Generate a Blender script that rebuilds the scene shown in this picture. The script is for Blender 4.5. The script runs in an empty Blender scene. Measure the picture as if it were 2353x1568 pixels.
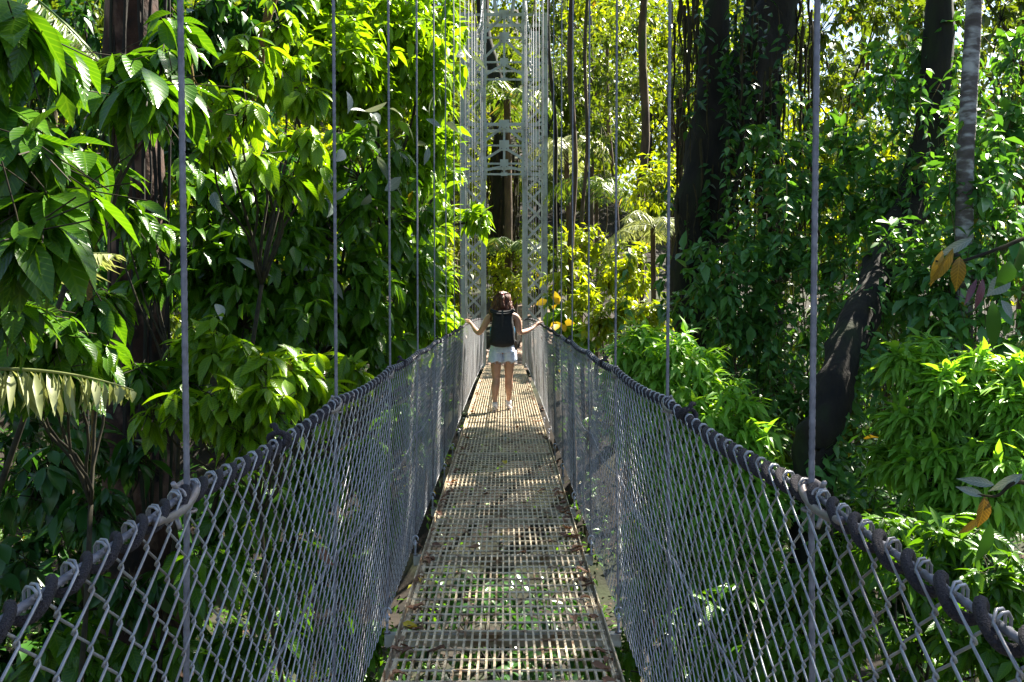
import bpy, math, random
import numpy as np
from mathutils import Vector, Matrix, Euler, noise
PI = math.pi
SC = bpy.context.scene
COL = SC.collection
RNG = np.random.default_rng(11)
random.seed(5)

# ------------------------------------------------------------------ camera
F = 2290.0; CX = 1176.5; CY = 784.0          # photo measured at 2353 x 1568
cam = bpy.data.cameras.new("camera"); camo = bpy.data.objects.new("camera", cam); COL.objects.link(camo)
cam.sensor_width = 36; cam.lens = 36 * F / 2353.0; cam.clip_end = 2000; cam.clip_start = 0.05
camo.location = (0.008, 0, 1.55)
camo.rotation_euler = (math.radians(90 - 2.35), 0, math.radians(-0.43))
SC.camera = camo
CAMM = Euler(camo.rotation_euler).to_matrix(); CAML = Vector(camo.location)
def P(x, y, d):
    return CAML + CAMM @ Vector(((x - CX) / F * d, (CY - y) / F * d, -d))

# ------------------------------------------------------------------ materials
def newmat(name):
    m = bpy.data.materials.new(name); m.use_nodes = True
    nt = m.node_tree; nt.nodes.clear()
    out = nt.nodes.new('ShaderNodeOutputMaterial')
    return m, nt, out
def N(nt, t, **kw):
    n = nt.nodes.new(t)
    for k, v in kw.items(): setattr(n, k, v)
    return n
def ramp(nt, fac, stops):
    r = N(nt, 'ShaderNodeValToRGB')
    e = r.color_ramp.elements
    while len(e) < len(stops): e.new(0.5)
    for i, (p, c) in enumerate(stops):
        e[i].position = p; e[i].color = (*c, 1)
    nt.links.new(fac, r.inputs['Fac'])
    return r.outputs['Color']
def solid(name, c1, c2, scale=30, rough=.5, metal=0.0, bump=0.0, bscale=None, spec=.5, dirt=None, dirt_scale=6, stretch=None):
    m, nt, out = newmat(name)
    p = N(nt, 'ShaderNodeBsdfPrincipled'); nt.links.new(p.outputs[0], out.inputs[0])
    tc = N(nt, 'ShaderNodeTexCoord'); vec = tc.outputs['Object']
    if stretch:
        mp = N(nt, 'ShaderNodeMapping'); mp.inputs['Scale'].default_value = stretch
        nt.links.new(vec, mp.inputs[0]); vec = mp.outputs[0]
    n = N(nt, 'ShaderNodeTexNoise'); n.inputs['Scale'].default_value = scale; n.inputs['Detail'].default_value = 5
    nt.links.new(vec, n.inputs['Vector'])
    col = ramp(nt, n.outputs['Fac'], [(.35, c1), (.65, c2)])
    if dirt:
        n2 = N(nt, 'ShaderNodeTexNoise'); n2.inputs['Scale'].default_value = dirt_scale; n2.inputs['Detail'].default_value = 6
        nt.links.new(vec, n2.inputs['Vector'])
        f = ramp(nt, n2.outputs['Fac'], [(.5, (0, 0, 0)), (.66, (1, 1, 1))])
        mx = N(nt, 'ShaderNodeMix', data_type='RGBA'); nt.links.new(f, mx.inputs[0]); nt.links.new(col, mx.inputs[6])
        mx.inputs[7].default_value = (*dirt, 1); col = mx.outputs[2]
    nt.links.new(col, p.inputs['Base Color'])
    p.inputs['Roughness'].default_value = rough; p.inputs['Metallic'].default_value = metal
    p.inputs['Specular IOR Level'].default_value = spec
    if bump:
        b = N(nt, 'ShaderNodeBump'); b.inputs['Strength'].default_value = bump; b.inputs['Distance'].default_value = .02
        n3 = N(nt, 'ShaderNodeTexNoise'); n3.inputs['Scale'].default_value = bscale or scale * 2; n3.inputs['Detail'].default_value = 6
        nt.links.new(vec, n3.inputs['Vector']); nt.links.new(n3.outputs['Fac'], b.inputs['Height'])
        nt.links.new(b.outputs[0], p.inputs['Normal'])
    return m
def leafmat(name, a, b, odd=None, oddp=.97, trans=.42, tcol=(1.5, 1.35, .35), rough=.38, spec=.5, veins=False):
    """a..b: colour spread from leaf to leaf; odd: colour of the rare old leaf"""
    m, nt, out = newmat(name)
    at = N(nt, 'ShaderNodeAttribute'); at.attribute_name = 'lv'
    sp = N(nt, 'ShaderNodeSeparateXYZ'); nt.links.new(at.outputs['Vector'], sp.inputs[0])
    stops = [(0, a), (oddp - .02, b)]
    if odd: stops += [(oddp, odd), (1, odd)]
    col = ramp(nt, sp.outputs['Z'], stops)
    if veins:
        ab = N(nt, 'ShaderNodeMath', operation='ABSOLUTE'); nt.links.new(sp.outputs['X'], ab.inputs[0])
        mid = N(nt, 'ShaderNodeMath', operation='LESS_THAN'); mid.inputs[1].default_value = .07; nt.links.new(ab.outputs[0], mid.inputs[0])
        m1 = N(nt, 'ShaderNodeMath', operation='MULTIPLY_ADD'); m1.inputs[1].default_value = -.22; nt.links.new(ab.outputs[0], m1.inputs[0]); nt.links.new(sp.outputs['Y'], m1.inputs[2])
        m2 = N(nt, 'ShaderNodeMath', operation='MULTIPLY'); m2.inputs[1].default_value = 62; nt.links.new(m1.outputs[0], m2.inputs[0])
        m3 = N(nt, 'ShaderNodeMath', operation='SINE'); nt.links.new(m2.outputs[0], m3.inputs[0])
        m4 = N(nt, 'ShaderNodeMath', operation='MAXIMUM'); nt.links.new(m3.outputs[0], m4.inputs[0]); m4.inputs[1].default_value = 0
        m5 = N(nt, 'ShaderNodeMath', operation='POWER'); nt.links.new(m4.outputs[0], m5.inputs[0]); m5.inputs[1].default_value = 3
        m6 = N(nt, 'ShaderNodeMath', operation='MAXIMUM'); nt.links.new(m5.outputs[0], m6.inputs[0]); nt.links.new(mid.outputs[0], m6.inputs[1])
        m7 = N(nt, 'ShaderNodeMath', operation='MULTIPLY'); nt.links.new(m6.outputs[0], m7.inputs[0]); m7.inputs[1].default_value = .35
        mx = N(nt, 'ShaderNodeMix', data_type='RGBA'); nt.links.new(m7.outputs[0], mx.inputs[0]); nt.links.new(col, mx.inputs[6])
        mx.inputs[7].default_value = (b[0] * 1.7 + .02, b[1] * 1.5, b[2] * 1.6, 1); col = mx.outputs[2]
        bp = N(nt, 'ShaderNodeBump'); bp.inputs['Strength'].default_value = .35; bp.inputs['Distance'].default_value = .004
        nt.links.new(m6.outputs[0], bp.inputs['Height'])
    p = N(nt, 'ShaderNodeBsdfPrincipled'); nt.links.new(col, p.inputs['Base Color'])
    p.inputs['Roughness'].default_value = rough; p.inputs['Specular IOR Level'].default_value = spec
    if veins: nt.links.new(bp.outputs[0], p.inputs['Normal'])
    t = N(nt, 'ShaderNodeBsdfTranslucent')
    ml = N(nt, 'ShaderNodeMix', data_type='RGBA', blend_type='MULTIPLY'); ml.inputs[0].default_value = 1
    nt.links.new(col, ml.inputs[6]); ml.inputs[7].default_value = (*tcol, 1); ml.clamp_result = False
    nt.links.new(ml.outputs[2], t.inputs['Color'])
    mx = N(nt, 'ShaderNodeMixShader'); mx.inputs[0].default_value = trans
    nt.links.new(p.outputs[0], mx.inputs[1]); nt.links.new(t.outputs[0], mx.inputs[2])
    nt.links.new(mx.outputs[0], out.inputs[0])
    return m

M = {}
M['galv'] = solid('galvanised_steel', (.34, .36, .42), (.48, .50, .57), 40, .42, .55, dirt=(.20, .17, .16), dirt_scale=9)
M['cable'] = solid('steel_cable', (.15, .15, .18), (.25, .25, .29), 60, .55, .3)
M['wire'] = solid('mesh_wire', (.27, .28, .30), (.40, .41, .44), 25, .42, .4, dirt=(.24, .22, .22), dirt_scale=5)
M['grate'] = solid('grating_steel', (.44, .36, .24), (.60, .52, .38), 26, .55, .15, bump=.2, dirt=(.16, .085, .04), dirt_scale=14)
M['beam'] = solid('crossbeam_steel', (.26, .27, .25), (.38, .39, .37), 12, .55, .1, dirt=(.17, .11, .06), dirt_scale=9)
M['rope'] = solid('black_rope', (.022, .018, .024), (.06, .05, .062), 350, .85, 0, bump=.9, bscale=420)
M['clamp'] = solid('clamp_metal', (.22, .19, .185), (.34, .31, .31), 30, .45, .4, dirt=(.25, .17, .13), dirt_scale=12)
M['rustcap'] = solid('rusty_cap', (.20, .055, .03), (.30, .10, .06), 90, .8, 0)
M['tower'] = solid('tower_paint', (.34, .38, .37), (.45, .49, .48), 5, .5, .0, dirt=(.24, .25, .22), dirt_scale=2.5)
M['bolt'] = solid('bolt_steel', (.10, .10, .11), (.16, .16, .17), 20, .5, .5)
M['bark_dark'] = solid('dark_bark', (.005, .004, .003), (.018, .014, .008), 6, .95, 0, bump=1, bscale=14, stretch=(1, 1, .3), dirt=(.014, .020, .005), dirt_scale=4)
M['bark_brown'] = solid('brown_bark', (.045, .028, .016), (.11, .07, .04), 7, .9, 0, bump=1, bscale=20, stretch=(1, 1, .3), dirt=(.05, .06, .015), dirt_scale=3)
M['bark_lichen'] = solid('lichen_bark', (.007, .004, .002), (.05, .020, .010), 7, .95, 0, bump=1, bscale=16, stretch=(1, 1, .8), dirt=(.17, .10, .07), dirt_scale=4.2)
M['bark_grey'] = solid('grey_palm_bark', (.07, .055, .05), (.15, .13, .125), 5, .85, 0, bump=.7, bscale=12, stretch=(1, 1, 2.5), dirt=(.42, .42, .42), dirt_scale=5)
M['twig'] = solid('twig_bark', (.010, .009, .004), (.040, .032, .012), 20, .9)
M['moss'] = solid('hanging_moss', (.012, .010, .004), (.05, .038, .010), 10, 1)
M['mossy'] = solid('yellow_moss', (.06, .04, .008), (.17, .11, .02), 60, 1)
M['soil'] = solid('forest_soil', (.007, .005, .003), (.022, .015, .009), 2.5, 1, 0, bump=1, bscale=8, dirt=(.02, .028, .008), dirt_scale=.8)
M['trail'] = solid('trail_dirt', (.16, .105, .075), (.30, .22, .17), 4, 1, 0, bump=.8, bscale=14, dirt=(.09, .05, .03), dirt_scale=6)
M['rock'] = solid('trail_rock', (.16, .12, .10), (.30, .25, .22), 5, .95, 0, bump=.7, bscale=12)

BROWN = (.16, .07, .025)
M['leaf_broad'] = leafmat('broad_leaf', (.034, .115, .009), (.085, .21, .012), (.26, .20, .02), .975, .40, rough=.27, spec=.42, veins=True)
M['leaf_bright'] = leafmat('bright_leaf', (.065, .18, .009), (.20, .36, .014), (.34, .24, .02), .965, .48, rough=.28, spec=.42, veins=True)
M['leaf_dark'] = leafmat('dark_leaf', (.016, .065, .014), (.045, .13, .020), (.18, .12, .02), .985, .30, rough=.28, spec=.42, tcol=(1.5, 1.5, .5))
M['leaf_vine'] = leafmat('vine_leaf', (.045, .15, .040), (.12, .28, .060), (.25, .22, .03), .98, .32, rough=.36, tcol=(1.6, 1.5, .3))
M['leaf_silver'] = leafmat('silver_leaf', (.10, .15, .12), (.27, .31, .27), None, .98, .2, rough=.32, tcol=(1, 1, .6), veins=True)
M['leaf_lance'] = leafmat('lance_leaf', (.14, .36, .035), (.28, .50, .07), (.30, .25, .02), .985, .42, rough=.42)
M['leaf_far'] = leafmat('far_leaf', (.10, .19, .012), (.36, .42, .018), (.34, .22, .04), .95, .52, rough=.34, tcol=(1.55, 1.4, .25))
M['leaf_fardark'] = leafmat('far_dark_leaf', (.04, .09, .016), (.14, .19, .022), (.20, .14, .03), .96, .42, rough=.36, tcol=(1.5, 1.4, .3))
M['leaf_palm'] = leafmat('palm_leaf', (.06, .13, .02), (.15, .23, .03), (.3, .25, .1), .97, .42, rough=.38)
M['leaf_palmlit'] = leafmat('sunlit_palm_leaf', (.24, .28, .10), (.42, .45, .22), None, .98, .35, rough=.4, tcol=(1, 1, .55))  # bright sun on the fronds, put into the colour as a paler leaf
M['leaf_autumn'] = leafmat('old_leaf', (.16, .10, .02), (.34, .24, .03), None, .98, .35, rough=.35, tcol=(1.2, 1, .4), veins=True)
M['leaf_purple'] = leafmat('purple_leaf', (.08, .03, .04), (.13, .05, .07), None, .98, .15, rough=.3, tcol=(1, .8, .8), veins=True)
M['leaf_litter'] = leafmat('dry_leaf', (.10, .05, .03), (.26, .13, .07), None, .98, .15, rough=.8, tcol=(1, .8, .5))
M['leaf_shaded'] = leafmat('shaded_litter', (.035, .018, .010), (.11, .055, .028), None, .98, .1, rough=.9, tcol=(1, .8, .5))  # darker copy of dry_leaf, shade on the forest floor put into its colour
M['leaf_yellow'] = leafmat('yellow_leaf', (.50, .36, .015), (.60, .46, .03), None, .98, .3, rough=.5, tcol=(1, .9, .4))

# ------------------------------------------------------------------ mesh builder
OFF = {}
class MB:
    def __init__(s): s.v = []; s.f3 = []; s.f4 = []; s.lv = []; s.n = 0; s.m3 = []; s.m4 = []
    def add(s, v, f4=None, f3=None, lv=None, mi=0):
        v = np.asarray(v, dtype=np.float64).reshape(-1, 3)
        if f4 is not None and len(f4):
            a = np.asarray(f4, dtype=np.int64) + s.n; s.f4.append(a); s.m4.append(np.full(len(a), mi))
        if f3 is not None and len(f3):
            a = np.asarray(f3, dtype=np.int64) + s.n; s.f3.append(a); s.m3.append(np.full(len(a), mi))
        s.v.append(v); s.lv.append(np.zeros_like(v) if lv is None else lv); s.n += len(v)
    def build(s, name, mats, parent=None, smooth=True, loc=None, lv=False):
        me = bpy.data.meshes.new(name)
        V = np.concatenate(s.v)
        off = np.array(loc) if loc is not None else (OFF[parent.name] if parent else np.zeros(3))
        V = V - off
        f3 = np.concatenate(s.f3) if s.f3 else np.zeros((0, 3), int)
        f4 = np.concatenate(s.f4) if s.f4 else np.zeros((0, 4), int)
        mi = np.concatenate((s.m3 or [np.zeros(0)]) + (s.m4 or [np.zeros(0)])).astype(np.int32)
        loops = np.concatenate([f3.ravel(), f4.ravel()]).astype(np.int32)
        me.vertices.add(len(V)); me.vertices.foreach_set('co', V.ravel().astype(np.float32))
        me.loops.add(len(loops)); me.loops.foreach_set('vertex_index', loops)
        nf = len(f3) + len(f4); me.polygons.add(nf)
        st = np.concatenate([np.arange(len(f3)) * 3, len(f3) * 3 + np.arange(len(f4)) * 4]).astype(np.int32)
        me.polygons.foreach_set('loop_start', st)
        if not isinstance(mats, (list, tuple)): mats = [mats]
        for m in mats: me.materials.append(m)
        if len(mats) > 1: me.polygons.foreach_set('material_index', mi)
        me.polygons.foreach_set('use_smooth', np.full(nf, smooth))
        if lv:
            a = me.attributes.new('lv', 'FLOAT_VECTOR', 'POINT')
            a.data.foreach_set('vector', np.concatenate(s.lv).ravel().astype(np.float32))
        me.update(calc_edges=True); me.validate()
        o = bpy.data.objects.new(name, me); COL.objects.link(o)
        if loc is not None: o.location = loc
        if parent: o.parent = parent
        OFF[o.name] = off
        return o
    # shapes
    def tube(s, pts, r, sides=6, caps=True, flute=0, twist=0, mi=0):
        p = np.asarray([tuple(q) for q in pts], float); n = len(p)
        r = np.broadcast_to(np.asarray(r, float), (n,))
        t = np.gradient(p, axis=0); t /= np.linalg.norm(t, axis=1)[:, None] + 1e-12
        ref = np.array([1.0, 0, 0]) if abs(t[0][0]) < .8 else np.array([0, 1.0, 0])
        u = np.zeros_like(p); u[0] = ref - t[0] * ref.dot(t[0]); u[0] /= np.linalg.norm(u[0])
        for i in range(1, n):
            w = u[i - 1] - t[i] * u[i - 1].dot(t[i]); u[i] = w / (np.linalg.norm(w) + 1e-12)
        b = np.cross(t, u)
        a = np.arange(sides) * 2 * PI / sides
        if twist:
            L = np.concatenate([[0], np.cumsum(np.linalg.norm(np.diff(p, axis=0), axis=1))])
            A = a[None, :] + (L * twist)[:, None]
        else: A = np.broadcast_to(a, (n, sides))
        rr = r[:, None] * (1 - flute * (np.arange(sides) % 2))[None, :]
        v = p[:, None] + rr[..., None] * (np.cos(A)[..., None] * u[:, None] + np.sin(A)[..., None] * b[:, None])
        i = np.arange(n - 1)[:, None] * sides; j = np.arange(sides)[None]; k = (j + 1) % sides
        f = np.stack([i + j, i + k, i + sides + k, i + sides + j], -1).reshape(-1, 4)
        s.add(v.reshape(-1, 3), f, mi=mi)
        if caps and sides >= 3:
            c = np.array([p[0], p[-1]])
            base = s.n - n * sides
            f3 = []
            for q in range(sides):
                f3.append((s.n, base + (q + 1) % sides, base + q)); f3.append((s.n + 1, base + (n - 1) * sides + q, base + (n - 1) * sides + (q + 1) % sides))
            f3 = np.array(f3) - s.n
            s.add(c, None, f3, mi=mi)
    def box(s, c, h, rot=None, mi=0):
        c = np.array(c, float); h = np.array(h, float)
        sg = np.array([(-1, -1, -1), (1, -1, -1), (1, 1, -1), (-1, 1, -1), (-1, -1, 1), (1, -1, 1), (1, 1, 1), (-1, 1, 1)], float) * h
        if rot is not None: sg = sg @ np.array(rot).T
        s.add(sg + c, [(0, 3, 2, 1), (4, 5, 6, 7), (0, 1, 5, 4), (1, 2, 6, 5), (2, 3, 7, 6), (3, 0, 4, 7)], mi=mi)
    def bar(s, a, b, w, d, mi=0, side=(1, 0, 0)):
        """flat bar from a to b, width w in 'side' plane, depth d"""
        a = Vector(a); b = Vector(b); t = (b - a); L = t.length; t.normalize()
        sd = Vector(side); sd = (sd - t * sd.dot(t))
        if sd.length < .01: sd = Vector((0, 1, 0)); sd = sd - t * sd.dot(t)
        sd.normalize(); n = t.cross(sd)
        R = np.array([sd, t, n]).T
        s.box((a + b) / 2, (w / 2, L / 2, d / 2), R, mi)
    def grid(s, fn, nu, nv, closeu=False, mi=0):
        v = [fn(i / (nu if closeu else nu - 1), j / (nv - 1)) for j in range(nv) for i in range(nu)]
        f = []
        for j in range(nv - 1):
            for i in range(nu if closeu else nu - 1):
                k = (i + 1) % nu
                f.append((j * nu + i, j * nu + k, (j + 1) * nu + k, (j + 1) * nu + i))
        s.add(v, f, mi=mi)
    # leaves
    def leaves(s, pos, d, n, L, W, lod=1, curl=.25, rnd=None, mi=0):
        T, f4, f3 = LEAF[lod]; k = len(T); m = len(pos)
        if m == 0: return
        d = d / (np.linalg.norm(d, axis=1)[:, None] + 1e-9)
        n = n - d * (n * d).sum(1)[:, None]; n /= np.linalg.norm(n, axis=1)[:, None] + 1e-9
        sd = np.cross(d, n)
        L = np.broadcast_to(L, (m,)); W = np.broadcast_to(W, (m,))
        cu = curl * (.4 + 1.2 * RNG.random(m))
        x = T[None, :, 0] * W[:, None]; y = T[None, :, 1] * L[:, None]
        z = T[None, :, 2] * W[:, None] - cu[:, None] * (T[None, :, 1] ** 2) * L[:, None]
        v = pos[:, None] + x[..., None] * sd[:, None] + y[..., None] * d[:, None] + z[..., None] * n[:, None]
        if rnd is None: rnd = RNG.random(m)
        lv = np.zeros((m, k, 3)); lv[..., 0] = (T[:, 0] / .5)[None]; lv[..., 1] = T[:, 1][None]; lv[..., 2] = rnd[:, None]
        base = (np.arange(m) * k)[:, None, None]
        s.add(v.reshape(-1, 3), (f4[None] + base).reshape(-1, 4) if len(f4) else None,
              (f3[None] + base).reshape(-1, 3) if len(f3) else None, lv.reshape(-1, 3), mi)
def strip(st):
    """stations (y, halfwidth); folded along the midrib"""
    T = [(0, 0, 0)]; 
    for y, w in st: T += [(-w, y, .35 * w), (0, y, 0), (w, y, .35 * w)]
    T.append((0, 1, 0)); nS = len(st)
    f3 = [(0, 2, 1), (0, 3, 2)]; f4 = []
    for i in range(nS - 1):
        a = 1 + 3 * i; b = a + 3
        f4 += [(a, a + 1, b + 1, b), (a + 1, a + 2, b + 2, b + 1)]
    a = 1 + 3 * (nS - 1); t = len(T) - 1
    f3 += [(a, a + 1, t), (a + 1, a + 2, t)]
    return np.array(T, float), np.array(f4, int).reshape(-1, 4), np.array(f3, int)
LEAF = {0: strip([(.12, .22), (.3, .43), (.5, .5), (.7, .40), (.87, .17)]),
        1: strip([(.38, .5), (.72, .33)]),
        2: strip([(.45, .5)]),
        4: (np.array([(0, 0, 0), (-.5, .45, .1), (.5, .45, .1), (0, 1, 0)], float), np.array([(0, 2, 3, 1)]), np.zeros((0, 3), int))}

def tag(o, label=None, cat=None, group=None, kind=None):
    if label: o['label'] = label
    if cat: o['category'] = cat
    if group: o['group'] = group
    if kind: o['kind'] = kind
    return o
def thing(name, loc, label, cat, group=None):
    o = bpy.data.objects.new(name, None); COL.objects.link(o); o.location = tuple(loc); o.empty_display_size = .2
    OFF[o.name] = np.array(tuple(loc), float)
    return tag(o, label, cat, group)
def copy_tree(o, parent=None):
    c = o.copy(); COL.objects.link(c)
    if parent: c.parent = parent
    for ch in list(o.children): copy_tree(ch, c)
    OFF[c.name] = OFF.get(o.name, np.zeros(3))
    return c

# ------------------------------------------------------------------ ground
def sst(a, b, x):
    t = min(1, max(0, (x - a) / (b - a))); return t * t * (3 - 2 * t)
def ground(x, y):
    h = -4.6
    far = sst(19, 26.5, y); near = sst(-2.5, -7, y)
    h += (4.25) * max(far, near * 1.06)
    w = 1 - .75 * max(far, near)
    ax = abs(x + (0.5 if x < 0 else 0))
    h += .30 * max(0, ax - 3.0) * w + .10 * max(0, ax - 9)
    sl = 1 - .85 * sst(5, 16, x)
    h += (.20 * max(0, y - 31) + .16 * max(0, y - 48)) * sl
    h += .5 * noise.noise(Vector((x * .25, y * .25, 0))) * (1 if abs(x) > 1.6 else .3) + .12 * noise.noise(Vector((x * 1.1, y * 1.1, 3)))
    return h
mb = MB()
ys = np.concatenate([np.arange(-30, 46, .8), np.arange(46, 220, 5)]); xs = np.concatenate([np.arange(-150, -20, 6), np.arange(-20, 20, .8), np.arange(20, 151, 6)])
vv = [(x, y, ground(x, y)) for y in ys for x in xs]; nx = len(xs)
ff = [(j * nx + i, j * nx + i + 1, (j + 1) * nx + i + 1, (j + 1) * nx + i) for j in range(len(ys) - 1) for i in range(nx - 1)]
mb.add(vv, ff); tag(mb.build('ground', M['soil']), kind='structure')
mb = MB()
mb.grid(lambda u, v: ((u - .5) * (1.5 + .8 * v) + 1.2 * math.sin(v * 2.4) * v, 26.3 + v * 14, max(ground((u - .5) * 2 + 1.2 * math.sin(v * 2.4) * v, 26.3 + v * 14), -.32) + .03), 9, 40)
tag(mb.build('trail', M['trail']), kind='structure')

# ------------------------------------------------------------------ suspension bridge
Y0, YE = -3.0, 26.6
def dz(y): return -.20 * max(0, (y - 14) / 12.6) ** 2
def rz(y): return 1.225 + dz(y)
HX = .53
def hy(k): return 1.68 + 1.5 * (k - 1)
KS = range(-2, 18)
def mainz(y): return 1.55 + 5.15 + .043 * (y - 17.6) ** 2
bridge = thing('suspension_footbridge', (0, 12, 0), 'narrow hanging footbridge with open steel grating deck and chain link sides between lashed handrail cables', 'footbridge')
# deck
mb = MB()
yy = np.arange(Y0, YE + .01, .8)
for i in range(27):
    x = -.455 + i * .035
    pts = [(x, y, dz(y)) for y in yy]
    for a, b in zip(pts[:-1], pts[1:]): mb.bar(a, b, .0098, .024)
for y in np.arange(Y0 + .05, YE, .1235):
    mb.tube([(-.475, y, dz(y) + .009), (-.2, y, dz(y) + .009), (.2, y, dz(y) + .009), (.475, y, dz(y) + .009)], .0060, 6)
for y in np.arange(hy(-2) + .75, YE, 3.0):   # panel joints
    mb.box((0, y, dz(y) + .002), (.47, .004, .016)); mb.box((0, y + .014, dz(y) + .002), (.47, .004, .016))
mb.build('deck_grating', M['grate'], bridge, smooth=False)
for s in (-1, 1):
    mb = MB()
    for a, b in zip(yy[:-1], yy[1:]):
        for (x, w, t, dd) in ((.487, .006, .045, 0.004), (.476, .018, .005, -.012), (.463, .006, .03, 0)):
            mb.bar((s * x, a, dz(a) + dd), (s * x, b, dz(b) + dd), w, t)
    mb.build('edge_angle', M['grate'], bridge, smooth=False)
def place(o, loc, rot=0):
    c = o.copy(); COL.objects.link(c); c.parent = bridge; c.location = Vector(loc) - Vector((0, 12, 0)); c.rotation_euler = (0, 0, rot); return c
mb = MB()
mb.box((0, 0, -.055), (.56, .027, .003)); mb.box((0, 0, -.105), (.56, .027, .003)); mb.box((0, -.024, -.08), (.56, .003, .0215)); mb.box((0, .024, -.08), (.56, .003, .0215))
beam0 = mb.build('crossbeam', M['beam'], bridge, smooth=False)
mb = MB()
mb.tube([(0, 0, -.12), (0, 0, .0)], .007, 8)
ring = [(0, .020 * math.cos(a), .02 + .020 * math.sin(a)) for a in np.linspace(0, 2 * PI, 15)]
mb.tube(ring, .006, 6, caps=False); mb.tube([(0, 0, -.052), (0, 0, -.04)], .016, 6)
sh = [(.018 * math.cos(a), 0, .05 + .022 * math.sin(a)) for a in np.linspace(-PI * .1, PI * 1.1, 10)] + [(-.012, 0, .025), (.012, 0, .025)]
mb.tube(sh, .005, 6)
bolt0 = mb.build('eye_bolt', M['galv'], bridge)
mb = MB()   # bent pipe clamp round the crossing of hanger and handrail (long axis along y)
u = [(.014, -.175, -.016), (.019, -.12, -.024), (.020, -.05, -.022), (.019, -.005, -.010), (.014, .024, .003), (.0, .036, .014), (-.014, .028, .017), (-.021, .006, .012), (-.021, -.02, .004)]
def smooth_pts(p, n=4):
    p = [Vector(q) for q in p]; out = []
    for i in range(len(p) - 1):
        a = p[max(i - 1, 0)]; b = p[i]; c = p[i + 1]; d = p[min(i + 2, len(p) - 1)]
        for k in range(n):
            t = k / n
            out.append(.5 * ((2 * b) + (c - a) * t + (2 * a - 5 * b + 4 * c - d) * t * t + (3 * b - 3 * c + d - a) * t ** 3))
    out.append(p[-1]); return out
mb.tube(smooth_pts([(a * .68, b_ - .004, c_ * .68) for a, b_, c_ in u]), .0072, 10)
mb.tube([(-.005, -.03, .006), (-.002, -.062, .026)], .0045, 8)
mb.tube([(-.014, -.026, -.026), (.004, -.048, -.052)], .0042, 8)
mb.tube([(.012 * math.cos(a), -.045, .002 + .012 * math.sin(a)) for a in np.linspace(0, 2 * PI, 13)], .0028, 6, caps=False)
mb.tube([(.017 * math.cos(a), -.008 + .017 * math.sin(a), -.03) for a in np.linspace(0, 2 * PI, 13)], .003, 6, caps=False)
clamp0 = mb.build('cable_clamp', M['clamp'], bridge)
mb = MB(); mb.tube([(0, 0, -.028), (0, 0, .028)], .0105, 10); mb.tube([(0, 0, .028), (0, 0, .031)], .008, 8)
cap0 = mb.build('rusty_end_cap', M['rustcap'], bridge)
for k in KS:
    y = hy(k)
    place(beam0, (0, y, dz(y) + .028))
    for s in (-1, 1):
        place(bolt0, (s * .55, y, dz(y) + .028))
        c = place(clamp0, (s * HX, y, rz(y)))
        if s > 0: c.scale = (-1, 1, 1)
        near = 0 <= k <= 3
        top = mainz(y)
        if near:
            zs = np.arange(dz(y) + .09, min(top, 6.5), .008); 
            pts = [(s * (HX + (.02 if z < rz(y) else 0) * (1 - z / rz(y))), y, z) for z in zs]
            m1 = MB(); m1.tube(pts, .0056, 12, flute=.22, twist=60)
            if top > 6.5: m1.tube([(s * HX, y, zs[-1]), (s * HX, y, top)], .0054, 6)
        else:
            m1 = MB(); m1.tube([(s * .55, y, dz(y) + .09), (s * HX, y, rz(y)), (s * HX, y, top)], .0054 if y < 12 else .0038, 6)
        m1.build('hanger_cable', M['cable'], bridge)
        if k in (1,): place(cap0, (s * .543, y - .012, .72 if s > 0 else .74))
for o in (beam0, bolt0, clamp0, cap0): bpy.data.objects.remove(o)
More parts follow.
